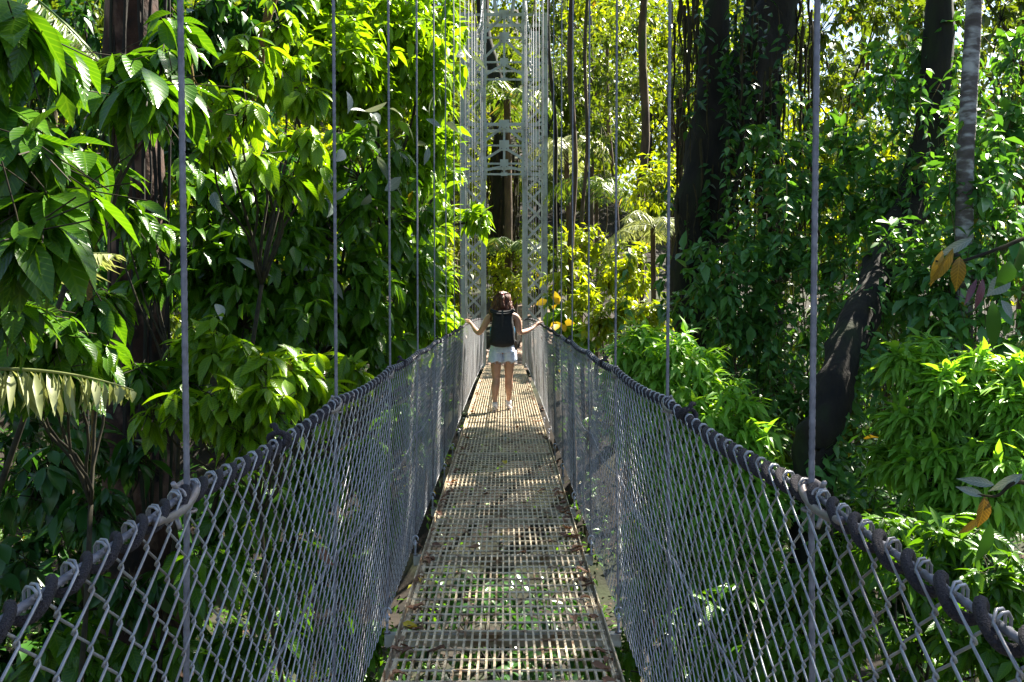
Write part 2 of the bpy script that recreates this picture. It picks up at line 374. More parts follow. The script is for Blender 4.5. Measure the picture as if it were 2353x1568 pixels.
for s in (-1, 1):
    m1 = MB(); ysn = np.arange(.5, 6, .010)
    def rp(y):
        k = (y - hy(1)) / 1.5; t = k - math.floor(k)
        return (s * HX, y, rz(y) - .03 * 4 * t * (1 - t) * .6)
    m1.tube([rp(y) for y in ysn], .0058, 12, flute=.24, twist=55)
    m1.tube([rp(y) for y in np.arange(Y0, .52, .1)], .0055, 8); m1.tube([rp(y) for y in np.arange(5.98, YE + .4, .15)], .0055, 8)
    m1.build('handrail_cable', M['cable'], bridge)
    m1 = MB()   # lashing rope wound round the cable
    def wind(a, b, step, sides, pitch, r):
        ts = np.arange(a, b, step); pts = []
        for y in ts:
            ph = 2 * PI * (y - a) / pitch
            yq = y + pitch * .11 * math.sin(ph - .4) + .006 * noise.noise(Vector((y * 5, s, 4)))
            c = rp(yq); R = .0052 + r * .92 + (.004 if y < 2.6 else .001) * max(0, -math.sin(ph)) + .0015 * noise.noise(Vector((y * 6, s, 0)))
            pts.append((c[0] - R * s * math.cos(ph), yq, c[2] - .002 + R * math.sin(ph)))
        m1.tube(pts, r, sides)
    wind(.45, 2.6, .005, 8, .099, .0064 if s < 0 else .0074)
    wind(2.6, 8.0, .005, 6, .034, .0066)
    wind(8.0, YE, .0085, 5, .05, .0066)
    # knots
    for yk, n in ((2.35 if s < 0 else 2.8, 3), (5.2, 2), (8.1, 2)):
        c = rp(yk)
        for q in range(n):
            a0 = q * 1.3
            m1.tube([(c[0] + .020 * math.cos(a) , yk + .012 * q + .008 * math.sin(2 * a + a0), c[2] + .012 + .018 * math.sin(a)) for a in np.linspace(0, 2 * PI, 14)], .0065, 6, caps=False)
        m1.tube([(c[0], yk, c[2] + .03), (c[0] + s * .01, yk + .02, c[2] + .045), (c[0] + s * .02, yk + .035, c[2] + .042)], .007, 6)
    m1.build('lashing_rope', M['rope'], bridge)
    m1 = MB(); m1.tube([(s * HX, y, mainz(y)) for y in np.arange(-3, 27.3, .5)], .016, 8)
    m1.build('main_cable', M['galv'], bridge)
    m1 = MB(); m1.tube([(s * .552, y, .72 + dz(y) - .05 * abs(math.sin((y - hy(1)) / 1.5 * PI))) for y in np.arange(Y0, YE, .15)], .0045, 6)
    m1.build('side_cable', M['cable'], bridge)
    # chain link: interlocked zigzag wires
    m1 = MB(); w2 = .049; v = .080; rows = 15
    nW = int((YE - Y0) / w2)
    for i in range(nW):
        y = Y0 + i * w2; yc = y
        lod = 0 if .6 < yc < 4.5 else (1 if yc < 9 and yc > -.5 else 2)
        ph = (i % 2) * .5
        pts = []
        nseg = rows * 2
        zt = 1.238
        for q in range(nseg + 1):
            yk = y + (w2 + .003 if (q + i) % 2 else -.003)
            z = zt - q * v / 2
            side = 1 if q % 2 == 0 else -1
            pts.append((yk, z))
        P3 = []
        A = .0028
        for q in range(nseg):
            (ya, za), (yb, zb) = pts[q], pts[q + 1]
            sg = A if (q + i) % 2 else -A
            fr = (.0, .07, .5, .93) if lod == 0 else ((.06, .94) if lod == 1 else (.0,))
            for t in fr:
                tt = t
                yy_ = ya + (yb - ya) * tt; z_ = za + (zb - za) * tt
                if lod == 0 and t == 0: off = 0
                else: off = sg
                if lod == 2: off = 0
                if lod == 0 and t in (.07, .93):
                    yy_ = ya + (yb - ya) * (.055 if t == .07 else .945)
                    z_ = z_ + (-.0022 if t == .07 else .0022)
                P3.append((yy_, z_, off))
        P3.append((pts[-1][0], pts[-1][1], 0))
        # hook over the handrail
        e = .003 if i % 2 else -.003; hk = [(pts[0][0] + .020 + e, 1.210, -.022), (pts[0][0] + .018 + e, 1.234, -.022), (pts[0][0] + .013 + e, 1.2415, -.016), (pts[0][0] + .006 + e, 1.2425, -.006)]
        P3 = hk + P3 if lod < 2 else P3
        wob = .004 * noise.noise(Vector((i * .15, s * 3, 0)))
        out = []
        for (a, z, o) in P3:
            f = max(0, 1 - z / 1.225)
            bul = .014 * math.sin(PI * min(1, max(0, z / 1.225))) * noise.noise(Vector((a * .9, z * 1.2, s * 5)))
            out.append((s * (HX - .012 + .039 * f + o * -1 + bul), a + .01 * noise.noise(Vector((a * .7, z * 1.7, s))), z + dz(a) + (rp(a)[2] - rz(a)) * max(0, 1 - abs(1.225 - z) / .6) + (wob if z < 1.1 else 0)))
        m1.tube(out, (.0021, .0015, .0016)[lod], (6, 4, 3)[lod], caps=False)
    m1.build('chain_link_mesh', M['wire'], bridge)

# ------------------------------------------------------------------ tower
TY = 27.0
tower = thing('lattice_tower', (0, TY, -.3), 'tall pale grey bolted steel lattice tower framing the far end of the bridge', 'tower')
def zD(y): return 1.55 + (690 - y) * TY / F
def side_col(s):
    mb = MB(); b = MB()
    top = zD(38)
    for yy_ in (TY, TY + 1.0):
        mb.bar((s * .57, yy_, -.4), (s * .57, yy_, 11.2), .13, .014); mb.bar((s * .63, yy_ + .05, -.4), (s * .63, yy_ + .05, 11.2), .014, .1)
        mb.bar((s * 1.10, yy_, -.4), (s * 1.10, yy_, top), .13, .014); mb.bar((s * 1.04, yy_ + .05, -.4), (s * 1.04, yy_ + .05, top), .014, .1)
        mb.bar((s * 1.06, yy_, top - .02), (s * .99, yy_, top + .30), .06, .012)
    return mb, b, top
for s in (-1, 1):
    mb, b, top = side_col(s)
    mb.build('tower_leg', M['tower'], tower, smooth=False)
    mb = MB(); b = MB()
    for fi, yy_ in enumerate((TY - .012, TY + 1.012)):
        z = -.1; q = fi
        while z < top - .5:
            a, c = (.6, 1.07) if q % 2 else (1.07, .6)
            mb.bar((s * a, yy_, z), (s * c, yy_, z + .47), .065, .008)
            mb.box((s * c, yy_ - .008, z + .47), (.055, .006, .075)); b.tube([(s * c, yy_ - .03, z + .44), (s * c, yy_ - .01, z + .44)], .013, 6); b.tube([(s * c, yy_ - .03, z + .50), (s * c, yy_ - .01, z + .50)], .013, 6)
            z += .47; q += 1
        for yl in (43, 92, 152, 189, 290, 318, 379, 403):
            mb.bar((s * .6, yy_ + .006, zD(yl)), (s * 1.08, yy_ + .006, zD(yl)), .07, .02, side=(0, 0, 1))
            mb.box((s * .84, yy_ - .012, zD(yl) - .0), (.09, .006, .14 if yl in (92, 152, 318) else .05))
            for e in (.60, 1.07): b.tube([(s * e, yy_ - .03, zD(yl)), (s * e, yy_ - .01, zD(yl))], .015, 6)
    # side faces
    for xx in (.57, 1.10):
        z = -.1; q = 0
        while z < top - .6:
            a, c = (TY + .05, TY + .95) if q % 2 else (TY + .95, TY + .05)
            mb.bar((s * xx, a, z), (s * xx, c, z + .75), .045, .008, side=(0, 1, 0)); z += .75; q += 1
    o = mb.build('lattice_bracing', M['tower'], tower, smooth=False)
    b.build('bolt', M['bolt'], o)
for fi, yy_ in enumerate((TY - .02, TY + 1.02)):
    for gi, grp in enumerate(((43, 95, 150, 189), (290, 338, 379, 403))):
        mb = MB(); b = MB()
        for n, yl in enumerate(grp if fi == 0 else grp[::2]):
            z = zD(yl)
            mb.bar((-.6, yy_, z), (.6, yy_, z), .085 if n in (0,) else .05, .03, side=(0, 0, 1))
            g = ((.14, .13, .11)[n] if n < 3 else .09, (.12, .14, .11)[n] if n < 3 else .045)
            if fi: g = (.07, .04)
            mb.box((0, yy_ - .02, z), (g[0], .006, g[1]))
            for s in (-1, 1):
                mb.box((s * .54, yy_ - .02, z), (.07, .006, .14))
                for e in (-.08, .08): b.tube([(s * .55, yy_ - .04, z + e), (s * .55, yy_ - .022, z + e)], .015, 6)
                b.tube([(s * .07, yy_ - .04, z - .08), (s * .07, yy_ - .022, z - .08)], .015, 6)
                if n < 3 and fi == 0:
                    z2 = zD(grp[n + 1])
                    mb.bar((s * .05, yy_ - .004, z - .08), (s * .55, yy_ - .004, z2 + .1), .07, .012)
            if n < 3 and fi == 0: mb.bar((0, yy_ + .004, z), (0, yy_ + .004, zD(grp[n + 1])), .06, .02)
        if fi: mb.bar((0, yy_ + .004, zD(grp[0])), (0, yy_ + .004, zD(grp[2])), .04, .02)
        if gi == 0:
            for s in (-1, 1): mb.bar((s * .18, yy_, zD(43)), (s * .50, yy_, 11.2), .06, .02)
            mb.bar((-.62, yy_, 11.2), (.62, yy_, 11.2), .1, .03, side=(0, 0, 1))
        o = mb.build('portal_frame', M['tower'], tower, smooth=False); b.build('bolt', M['bolt'], o)

# ------------------------------------------------------------------ foliage helpers
def ru(n): 
    v = RNG.normal(size=(n, 3)); return v / np.linalg.norm(v, axis=1)[:, None]
def blob(c, r, n, shell=.35, thr=-.12, freq=None, sq=(1, 1, 1)):
    """points and outward directions of twig ends through an uneven clump"""
    c = np.array(tuple(c)); R = np.array(sq) * r
    d = ru(n * 2); rad = (shell + (1 - shell) * RNG.random(n * 2) ** .7)
    p = c + d * rad[:, None] * R
    fr = freq or 1.6 / r
    keep = np.array([noise.noise(Vector(q) * fr) > thr for q in p])
    p = p[keep][:n]; d = d[keep][:n]
    return p, d
def twigs(mb, p, d, per, L, asp, droop=.5, spread=.55, out=.5, lod=1, curl=.3, lenvar=.45, tw=.35, hi=1.0, tmb=None, tr=.003):
    """a whorl of leaves round every twig end"""
    m = len(p)
    if m == 0: return
    ax = d * 1.0 + ru(m) * .35 + np.array([0, 0, .15]); ax /= np.linalg.norm(ax, axis=1)[:, None]
    a0 = RNG.random(m) * 2 * PI
    ref = np.where(np.abs(ax[:, 2:3]) > .9, np.array([[1.0, 0, 0]]), np.array([[0, 0, 1.0]]))
    u = np.cross(ax, ref); u /= np.linalg.norm(u, axis=1)[:, None]; w = np.cross(ax, u)
    sr = RNG.random(m)
    for k in range(per):
        a = a0 + k * 2.399 + RNG.normal(size=m) * .25
        f = k / per
        base = p - ax * (L * tw * f)[..., None] if np.ndim(L) else p - ax * (L * tw * f)
        rad = np.cos(a)[:, None] * u + np.sin(a)[:, None] * w
        dr = ax * (out * (1.1 - f)) + rad * (.45 + .5 * f) + np.array([0, 0, -droop]) + ru(m) * spread * .4
        nn = np.array([0, 0, 1.0]) + ru(m) * .45 + rad * .2
        Lk = L * (1 - lenvar + 2 * lenvar * RNG.random(m)) * (.75 + .35 * math.sin(PI * min(1, f + .3)))
        mb.leaves(base, dr, nn, Lk, Lk * asp * (.85 + .3 * RNG.random(m)), lod, curl, np.clip(.65 * sr + .35 * RNG.random(m), 0, 1) * .0 + np.where(RNG.random(m) < .93, np.clip(.6 * sr + .34 * RNG.random(m), 0, .94), RNG.random(m)))
    if tmb is not None:
        for i in range(m):
            q = p[i]; tmb.tube([q, q - ax[i] * (L * tw * 1.3), q - ax[i] * (L * 1.6) + np.array([0, 0, -.25 * L])], tr, 3, caps=False)
def limb(mb, a, b, r0, r1, sides=6, n=8, wob=.12, sag=.0):
    a = Vector(a); b = Vector(b); L = (b - a).length; k = random.random() * 50
    pts = []; rs = []
    for i in range(n + 1):
        t = i / n
        o = Vector((noise.noise(Vector((t * 2.2, k, 0))), noise.noise(Vector((t * 2.2, k, 9))), .4 * noise.noise(Vector((t * 2.2, k, 20))))) * wob * L * math.sin(PI * min(1, t * 1.0)) 
        pts.append(a.lerp(b, t) + o + Vector((0, 0, -sag * L * math.sin(PI * t)))); rs.append(r0 + (r1 - r0) * t)
    mb.tube(pts, rs, sides); return pts
def trunk(mb, pts, rs, sides=14, bump=.12, sub=6):
    pts = smooth_pts(pts, sub); n = len(pts); R = np.interp(np.linspace(0, 1, n), np.linspace(0, 1, len(rs)), rs)
    base = mb.n; mb.tube(pts, R, sides, caps=False)
    v = mb.v[-1]; P_ = np.repeat(np.array([tuple(q) for q in pts]), sides, 0)
    for i in range(len(v)):
        q = v[i]; dlt = q - P_[i]
        v[i] = P_[i] + dlt * (1 + bump * 1.6 * noise.noise(Vector((q[0] * 4, q[1] * 4, q[2] * 2.2))) + bump * noise.noise(Vector((q[0] * 12, q[1] * 12, q[2] * 9))))
def bush(name, label, cat, group, blobs, st, mat, root=None, barkmat='twig', stem=.025, extra=None, kind_parts=None, nbr=26):
    """blobs: (x, y, depth, radius px, count) in the photo's own measure"""
    cs = [P(b[0], b[1], b[2]) for b in blobs]
    c0 = sum(cs, Vector()) / len(cs)
    if root is None: root = (c0.x, c0.y + .3, ground(c0.x, c0.y + .3))
    t = thing(name, root, label, cat, group)
    mb = MB(); tm = MB()
    rt = Vector(root)
    big = []
    for b, c in zip(blobs, cs):
        r = b[3] * b[2] / F
        sq = st.get('sq', (1, .9, 1))
        p, d = blob(c, r, b[4], st.get('shell', .3), st.get('thr', -.12), sq=sq)
        twigs(mb, p, d, st['per'], st['L'], st['asp'], st.get('droop', .5), st.get('spread', .5), st.get('out', .5), st['lod'], st.get('curl', .3), tmb=tm if st.get('tw') else None, tr=st.get('tr', .003))
        hub = c + Vector((0, 0, -.35 * r))
        big.append((hub, r, p))
    # limbs: from the root up through the hubs
    node = rt + (c0 - rt) * .84 + Vector((random.uniform(-.2, .2), random.uniform(-.1, .2), 0))
    stem *= .55; limb(tm, rt, node, stem * 1.6, stem, 7, wob=.06)
    for hub, r, p in big:
        limb(tm, node, hub, stem * .8, stem * .4, 5, wob=.12)
        for i in range(min(nbr, len(p))):
            limb(tm, hub, p[i], stem * .32, .003, 3, 4, wob=.15, sag=-.05)
    if extra: extra(mb, tm)
    tm.build('stem', M[barkmat], t)
    mb.build('foliage', M[mat] if isinstance(mat, str) else [M[q] for q in mat], t, lv=True)
    return t
def frond(mb, base, d, L, nl, ll, droop=.5, lw=.055, hang=.5, rr=.012, twist=0, lod=2):
    """one palm frond: arching rachis with two rows of leaflets"""
    base = Vector(base); d = Vector(d).normalized(); pts = []; p = base.copy(); n = 16
    for i in range(n + 1):
        pts.append(p.copy()); p = p + d * (L / n); d = (d + Vector((0, 0, -droop / n * (1 + i / n)))).normalized()
    mb.tube(pts, np.linspace(rr, .003, n + 1), 5, caps=False)
    A = np.array([tuple(q) for q in pts]); t = np.linspace(.12, .985, nl)
    pos = np.stack([np.interp(t, np.linspace(0, 1, n + 1), A[:, k]) for k in range(3)], 1)
    tg = np.gradient(pos, axis=0); tg /= np.linalg.norm(tg, axis=1)[:, None]
    up = np.array([math.sin(twist), 0, math.cos(twist)]); sd = np.cross(tg, up); sd /= np.linalg.norm(sd, axis=1)[:, None] + 1e-6
    nr = np.cross(sd, tg)
    for s in (-1, 1):
        LL = ll * np.clip(np.sin(PI * (t * .85 + .12)), .25, 1) * (.9 + .2 * RNG.random(nl))
        dr = sd * s + tg * (.55 + .35 * RNG.normal(size=nl))[:, None] + np.array([0, 0, -hang]) * (.55 + .9 * RNG.random(nl))[:, None]; LL = LL * (.75 + .4 * RNG.random(nl))
        mb.leaves(pos, dr, nr + ru(nl) * .45, LL, lw * (.7 + .6 * RNG.random(nl)), lod, .28)
def palm(name, label, cat, root, crown, fronds, mat, trunk_r=.07, barkmat='bark_brown', group=None, nl=46, ll=.42, **kw):
    t = thing(name, root, label, cat, group)
    tm = MB(); trunk(tm, [root, Vector(root).lerp(Vector(crown), .5) + Vector((.05, 0, 0)), crown], [trunk_r * 1.15, trunk_r, trunk_r * .9], 10, .06)
    tm.build('trunk', M[barkmat], t)
    for d, L, dr in fronds:
        mb = MB(); frond(mb, crown, d, L, nl, ll, dr, **kw); mb.build('frond', M[mat], t, lv=True)
    return t
def fan(n, el, L, droop, a0=0, jit=.3):
    out = []
    for i in range(n):
        a = a0 + i * 2 * PI / n + random.uniform(-jit, jit); e = el + random.uniform(-.25, .25)
        out.append(((math.cos(a) * math.cos(e), math.sin(a) * math.cos(e), math.sin(e)), L * random.uniform(.8, 1.15), droop * random.uniform(.8, 1.25)))
    return out

# ---- left side: the big lichen trunk
rootp = Vector((P(320, 1250, 8.2).x, P(320, 1250, 8.2).y, ground(-2.9, 8.2)))
t = thing('rainforest_tree', rootp, 'thick reddish brown tree trunk blotched with pink lichen, standing behind the nearest left hanger cable', 'tree')
mb = MB(); trunk(mb, [rootp + Vector((0, 0, -.3)), P(322, 1200, 8.2), P(308, 800, 8.2), P(318, 400, 8.2), P(300, 0, 8.2), P(330, -900, 8.4), P(300, -2200, 8.6)], [.46, .30, .235, .215, .21, .20, .15], 22, .09, 12)
mb.build('trunk', M['bark_lichen'], t)
mb = MB()
for i in range(9):   # roots and lianas clinging to the trunk
    x0 = 250 + i * 17 + random.uniform(-6, 6); dd = 8.0 - .12 * math.sin(i / 8 * PI)
    mb.tube(smooth_pts([P(x0 + random.uniform(-12, 12), y, dd + random.uniform(-.04, .04)) for y in range(-200, 1400, 200)], 5), random.uniform(.006, .016), 5, caps=False)
mb.build('liana', M['bark_dark'], t)
cr = MB(); lb = MB(); top = P(300, -2200, 8.6)
canopyL = [(Vector((-5.5, 8, 9.5)), 2.6), (Vector((-3.5, 11, 11.5)), 2.6), (Vector((-7.5, 12, 10)), 3), (Vector((-1.5, 6.5, 11)), 2.4), (Vector((-4, 5, 10.5)), 2.4), (Vector((-8, 4, 9.5)), 3)]
for c, r in canopyL:
    p, d = blob(c, r, 270, .2, -.02, .55); twigs(cr, p, d, 6, .26, .45, .3, lod=4); limb(lb, top, c, .09, .03, 6)
lb.build('branch', M['bark_brown'], t); cr.build('crown', M['leaf_dark'], t, lv=True)

BR = dict(per=6, L=.21, asp=.42, droop=.75, spread=.5, out=.45, lod=0, curl=.28, tw=True, tr=.0035)
bush('broadleaf_tree', 'large drooping glossy green leaves hanging at the upper left corner in front of the palm', 'tree', 'broadleaf shrubs left of the bridge',
     [(30, 60, 3.9, 60, 8), (110, 110, 4.2, 60, 8), (10, 260, 4.0, 50, 7), (70, 330, 3.8, 60, 10), (150, 360, 4.3, 55, 9), (40, 420, 3.9, 50, 9), (110, 455, 3.8, 40, 8), (190, 440, 4.2, 35, 6), (50, 540, 3.6, 45, 7), (120, 520, 3.7, 40, 5), (10, 700, 4.6, 60, 9)],
     dict(BR, L=.205, shell=0), 'leaf_broad', root=(-5.2, 4.6, ground(-5.2, 4.6)), nbr=5, stem=.035)
bush('broadleaf_tree', 'big glossy leaves hanging in front of the lichen covered trunk near its top', 'tree', 'broadleaf shrubs left of the bridge',
     [(290, 130, 5.6, 40, 6), (380, 120, 5.6, 30, 5), (270, 210, 5.4, 45, 8), (340, 200, 5.2, 45, 9), (410, 190, 5.6, 35, 7), (390, 70, 6, 50, 8)],
     dict(BR, L=.23, shell=0), 'leaf_broad', root=(-4.4, 5.8, ground(-4.4, 5.8)), nbr=5, stem=.03)
bush('broadleaf_tree', 'sunlit sprays of pointed leaves between the first and second left hanger cables, upper half', 'tree', 'broadleaf shrubs left of the bridge',
     [(480, 230, 6.4, 60, 12), (560, 250, 6.2, 60, 11), (600, 350, 6.6, 50, 8), (700, 310, 7, 60, 12), (650, 410, 6.8, 50, 8), (480, 330, 6.6, 40, 8), (720, 380, 7.2, 60, 14), (560, 130, 7.2, 80, 20), (690, 200, 7.6, 60, 14), (640, 60, 8, 70, 14)],
     dict(BR, L=.155, shell=0, lod=0), 'leaf_bright', root=(-2.9, 7.2, ground(-2.9, 7.2)), nbr=8, stem=.028)
bush('broadleaf_shrub', 'bushy shrub of mid green oval leaves at the left edge, above the pale palm leaflets', 'shrub', 'broadleaf shrubs left of the bridge',
     [(60, 700, 5.2, 60, 14), (130, 760, 5.0, 70, 18), (60, 820, 5.0, 70, 18), (190, 700, 5.6, 50, 10), (150, 850, 5.0, 60, 14), (20, 760, 5.2, 60, 12), (220, 800, 5.6, 45, 8)],
     dict(BR, L=.165, shell=.1, lod=0), 'leaf_broad', nbr=8)
bush('broadleaf_shrub', 'bright green shrub with hanging pointed leaves just above the left handrail', 'shrub', 'broadleaf shrubs left of the bridge',
     [(500, 800, 6.6, 80, 34), (590, 850, 6.3, 80, 36), (680, 850, 6.6, 80, 36), (620, 930, 6.0, 60, 26), (520, 920, 6.0, 60, 24), (740, 900, 6.8, 60, 26), (430, 930, 6.0, 50, 16), (440, 790, 6.8, 50, 16), (790, 850, 7.5, 50, 20), (560, 1000, 6, 50, 14), (350, 950, 6.2, 40, 8)],
     dict(BR, L=.15, shell=.15, lod=0, spread=.9), 'leaf_bright', nbr=12)
bush('broadleaf_shrub', 'small dark leafed sprig in front of the lichen trunk base', 'shrub', 'broadleaf shrubs left of the bridge',
     [(400, 850, 6.8, 50, 9), (330, 840, 6.5, 40, 6), (350, 640, 7.2, 60, 9), (250, 680, 6.8, 50, 8), (280, 480, 7, 50, 9), (340, 540, 7.3, 50, 9), (260, 400, 7, 40, 7), (300, 880, 6.6, 40, 5), (440, 880, 6.6, 40, 7)],
     dict(BR, L=.19, shell=.1, lod=0), 'leaf_broad', nbr=6)
MID = dict(per=6, L=.18, asp=.42, droop=.7, spread=.9, out=.45, lod=1, curl=.28, shell=.25, tw=False)
def sil(mb, tm):
    for (x, y, d, n) in ((515, 400, 7.5, 3), (500, 670, 7.2, 2), (735, 470, 8, 5), (740, 600, 8, 3), (820, 230, 9, 7), (900, 280, 9.5, 7), (860, 370, 9, 7), (960, 300, 10, 6), (1040, 140, 11, 3), (870, 420, 8.5, 5), (1020, 230, 11, 4), (800, 500, 8.4, 4), (930, 480, 10, 4), (700, 420, 8, 3), (450, 520, 7.6, 3), (560, 510, 7.6, 2)):
        n = max(1, n * 2 // 3); c = np.array(tuple(P(x, y, d + .25))); p = c + RNG.normal(size=(n, 3)) * .16
        mb.leaves(p, ru(n) * .8 + np.array([.35, 0, -.5]), ru(n) * .9 + np.array([0, -.4, .6]), np.full(n, .25) * (.6 + .6 * RNG.random(n)), np.full(n, .085) * (.6 + .6 * RNG.random(n)), 0, .35, mi=1)
bush('leafy_tree', 'dense wall of mid green leaves with pale silvery leaves among them, left of the bridge', 'tree', 'broadleaf shrubs left of the bridge',
     [(470, 450, 8.6, 110, 60), (620, 480, 8.8, 110, 80), (760, 520, 9, 110, 80), (880, 480, 9.6, 100, 80), (520, 600, 8.4, 100, 60), (660, 620, 8.6, 110, 80), (800, 660, 9, 110, 90), (900, 620, 9.8, 90, 80), (560, 720, 8.2, 80, 50), (700, 740, 8.4, 90, 60), (850, 780, 9.2, 80, 70), (830, 380, 9.2, 100, 70), (940, 700, 10.4, 70, 60), (460, 640, 8.6, 60, 30)],
     dict(MID, thr=.03, sq=(1.15, 1.2, 1.1)), ['leaf_broad', 'leaf_silver'], extra=sil, nbr=22, stem=.05)
bush('leafy_tree', 'yellow green sunlit tree leaning towards the tower above the left handrail', 'tree', 'broadleaf shrubs left of the bridge',
     [(760, 120, 11, 130, 130), (880, 60, 12, 120, 130), (960, 160, 12.5, 110, 130), (820, 200, 11.5, 110, 120), (980, 60, 13, 90, 90), (990, 330, 13, 60, 70), (950, 420, 13, 80, 80), (1010, 400, 14, 40, 40), (1095, 495, 13, 30, 20), (1040, 480, 13, 18, 8), (985, 530, 13.5, 55, 60), (940, 560, 12.5, 80, 80), (990, 640, 14, 50, 60), (700, 40, 11, 110, 80), (640, 160, 10, 80, 60)],
     dict(MID, L=.20, thr=.0, sq=(1.1, 1.2, 1.1), spread=.9, droop=.5), 'leaf_bright', nbr=20, stem=.06, root=(-3.6, 12.5, ground(-3.6, 12.5)))
bush('leafy_tree', 'dark leafed tree with mossy crooked limbs filling the top left behind the glossy leaves', 'tree', 'broadleaf shrubs left of the bridge',
     [(430, 40, 9.5, 120, 60), (540, 60, 10, 110, 60), (620, 20, 10.5, 100, 60), (480, 150, 9.6, 90, 45), (380, 300, 10, 90, 40), (430, 360, 9.6, 70, 30)],
     dict(MID, L=.19), 'leaf_dark', nbr=20, stem=.07, barkmat='bark_brown', root=(-3.6, 10.2, ground(-3.6, 10.2)))
bush('leafy_shrub', 'bright leafed shrub beside the far left end of the handrail', 'shrub', 'broadleaf shrubs left of the bridge',
     [(950, 750, 13, 60, 50), (1000, 700, 15, 40, 50), (900, 800, 11.5, 50, 40), (990, 750, 14, 40, 40), (1035, 735, 18, 24, 20)],
     dict(MID, L=.24), 'leaf_bright', nbr=12)
# dark background growth on the left
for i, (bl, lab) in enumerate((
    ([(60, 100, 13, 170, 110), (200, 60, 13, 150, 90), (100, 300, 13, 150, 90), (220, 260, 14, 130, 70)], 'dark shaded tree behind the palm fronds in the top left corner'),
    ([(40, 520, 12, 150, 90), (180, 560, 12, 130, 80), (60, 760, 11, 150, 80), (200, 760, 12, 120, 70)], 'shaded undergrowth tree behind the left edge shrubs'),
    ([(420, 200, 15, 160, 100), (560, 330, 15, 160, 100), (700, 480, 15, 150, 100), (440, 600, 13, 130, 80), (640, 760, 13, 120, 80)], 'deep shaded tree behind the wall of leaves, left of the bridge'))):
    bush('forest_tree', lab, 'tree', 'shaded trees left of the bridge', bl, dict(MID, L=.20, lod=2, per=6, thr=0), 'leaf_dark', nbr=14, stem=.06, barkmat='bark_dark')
# low growth under the left rail
bush('understorey_shrub', 'dark leafy shrub below the nearest stretch of the left handrail', 'shrub', 'low shrubs below the bridge',
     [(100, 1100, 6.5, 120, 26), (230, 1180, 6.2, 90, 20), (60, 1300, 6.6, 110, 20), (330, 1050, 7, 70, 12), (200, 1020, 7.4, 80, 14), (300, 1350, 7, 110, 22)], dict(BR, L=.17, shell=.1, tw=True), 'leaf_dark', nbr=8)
bush('understorey_shrub', 'broad leafed shrub seen through the left chain link side', 'shrub', 'low shrubs below the bridge',
     [(560, 1150, 7.5, 110, 34), (700, 1120, 8, 90, 34), (820, 1050, 9, 90, 40), (640, 1300, 7.5, 110, 34), (470, 1300, 7, 100, 26), (780, 1260, 8.5, 90, 34), (860, 1180, 9.5, 70, 34), (930, 980, 12, 60, 34)], dict(BR, L=.19, shell=.1, lod=1, tw=False), 'leaf_broad', nbr=10)
bush('understorey_shrub', 'low shrub at the bottom left below the chain link side', 'shrub', 'low shrubs below the bridge',
     [(200, 1500, 7, 130, 30), (400, 1500, 7.2, 120, 30), (560, 1480, 7.5, 110, 34), (720, 1440, 8, 100, 30), (830, 1500, 8, 90, 26)], dict(BR, L=.19, shell=.1, lod=1, tw=False), 'leaf_broad', nbr=10)
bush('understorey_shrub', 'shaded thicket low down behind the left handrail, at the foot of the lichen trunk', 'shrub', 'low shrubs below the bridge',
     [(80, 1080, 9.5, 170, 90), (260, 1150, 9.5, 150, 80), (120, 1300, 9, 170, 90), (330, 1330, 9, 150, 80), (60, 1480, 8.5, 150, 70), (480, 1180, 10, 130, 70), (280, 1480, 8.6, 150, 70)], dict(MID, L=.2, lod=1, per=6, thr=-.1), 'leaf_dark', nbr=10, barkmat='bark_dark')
for pts_, r_, lab in (([(405, -40, 6.4), (425, 90, 6.4), (440, 160, 6.3), (450, 215, 6.3), (495, 265, 6.2), (540, 290, 6.2)], .014, 'yellow mossy twig hanging between the first two left hanger cables'),
                     ([(640, -40, 9), (610, 60, 9), (600, 150, 9), (585, 230, 9)], .045, 'crooked mossy limb near the top, between the first two left hanger cables'),
                     ([(205, 600, 6.5), (208, 760, 6.5), (215, 900, 6.5), (210, 1200, 6.5)], .022, 'straight thin brown stem just left of the lichen trunk')):
    t = thing('mossy_branch', P(*pts_[0]), lab, 'branch'); mb = MB()
    q = smooth_pts([P(*a) for a in pts_], 6); mb.tube(q, np.linspace(r_, r_ * .5, len(q)), 7)
    for a in q[::2]:
        mb.tube([a, a + Vector((random.uniform(-.03, .03), 0, -random.uniform(.02, .07)))], (r_ * .6, .001), 4, caps=False)
    mb.build('branch', M['mossy'], t)
for i, (X, Y, w) in enumerate(((-.6, 6.5, 1.5), (.8, 8.5, 1.5), (-.8, 11, 1.6), (.5, 13.5, 1.6), (-.2, 16.5, 1.6), (1.6, 5.2, 1.2), (-1.9, 8.8, 1.3))):
    g = ground(X, Y); t = thing('understorey_shrub', (X, Y, g), ('broad leafed shrub in the ravine directly under the deck, nearest the camera', 'shrub in the ravine under the right half of the deck', 'shrub in the ravine under the left half of the deck', 'shrub in the ravine under the deck just before the walker', 'shrub in the ravine under the deck beyond the walker', 'shrub in the ravine outside the right deck edge, nearest', 'shrub in the ravine outside the left deck edge')[i], 'shrub', 'low shrubs below the bridge')
    mb = MB(); tm = MB(); c = Vector((X, Y, g + .6)); p, d = blob(c, w, 120, .2, -.2, .8, sq=(1, 1.3, .75))
    twigs(mb, p, d, 6, .24, .44, .35, lod=1); 
    for q in p[:24]: limb(tm, (X, Y, g), q, .02, .004, 4, 4)
    tm.build('stem', M['bark_dark'], t); mb.build('foliage', M['leaf_dark'], t, lv=True)
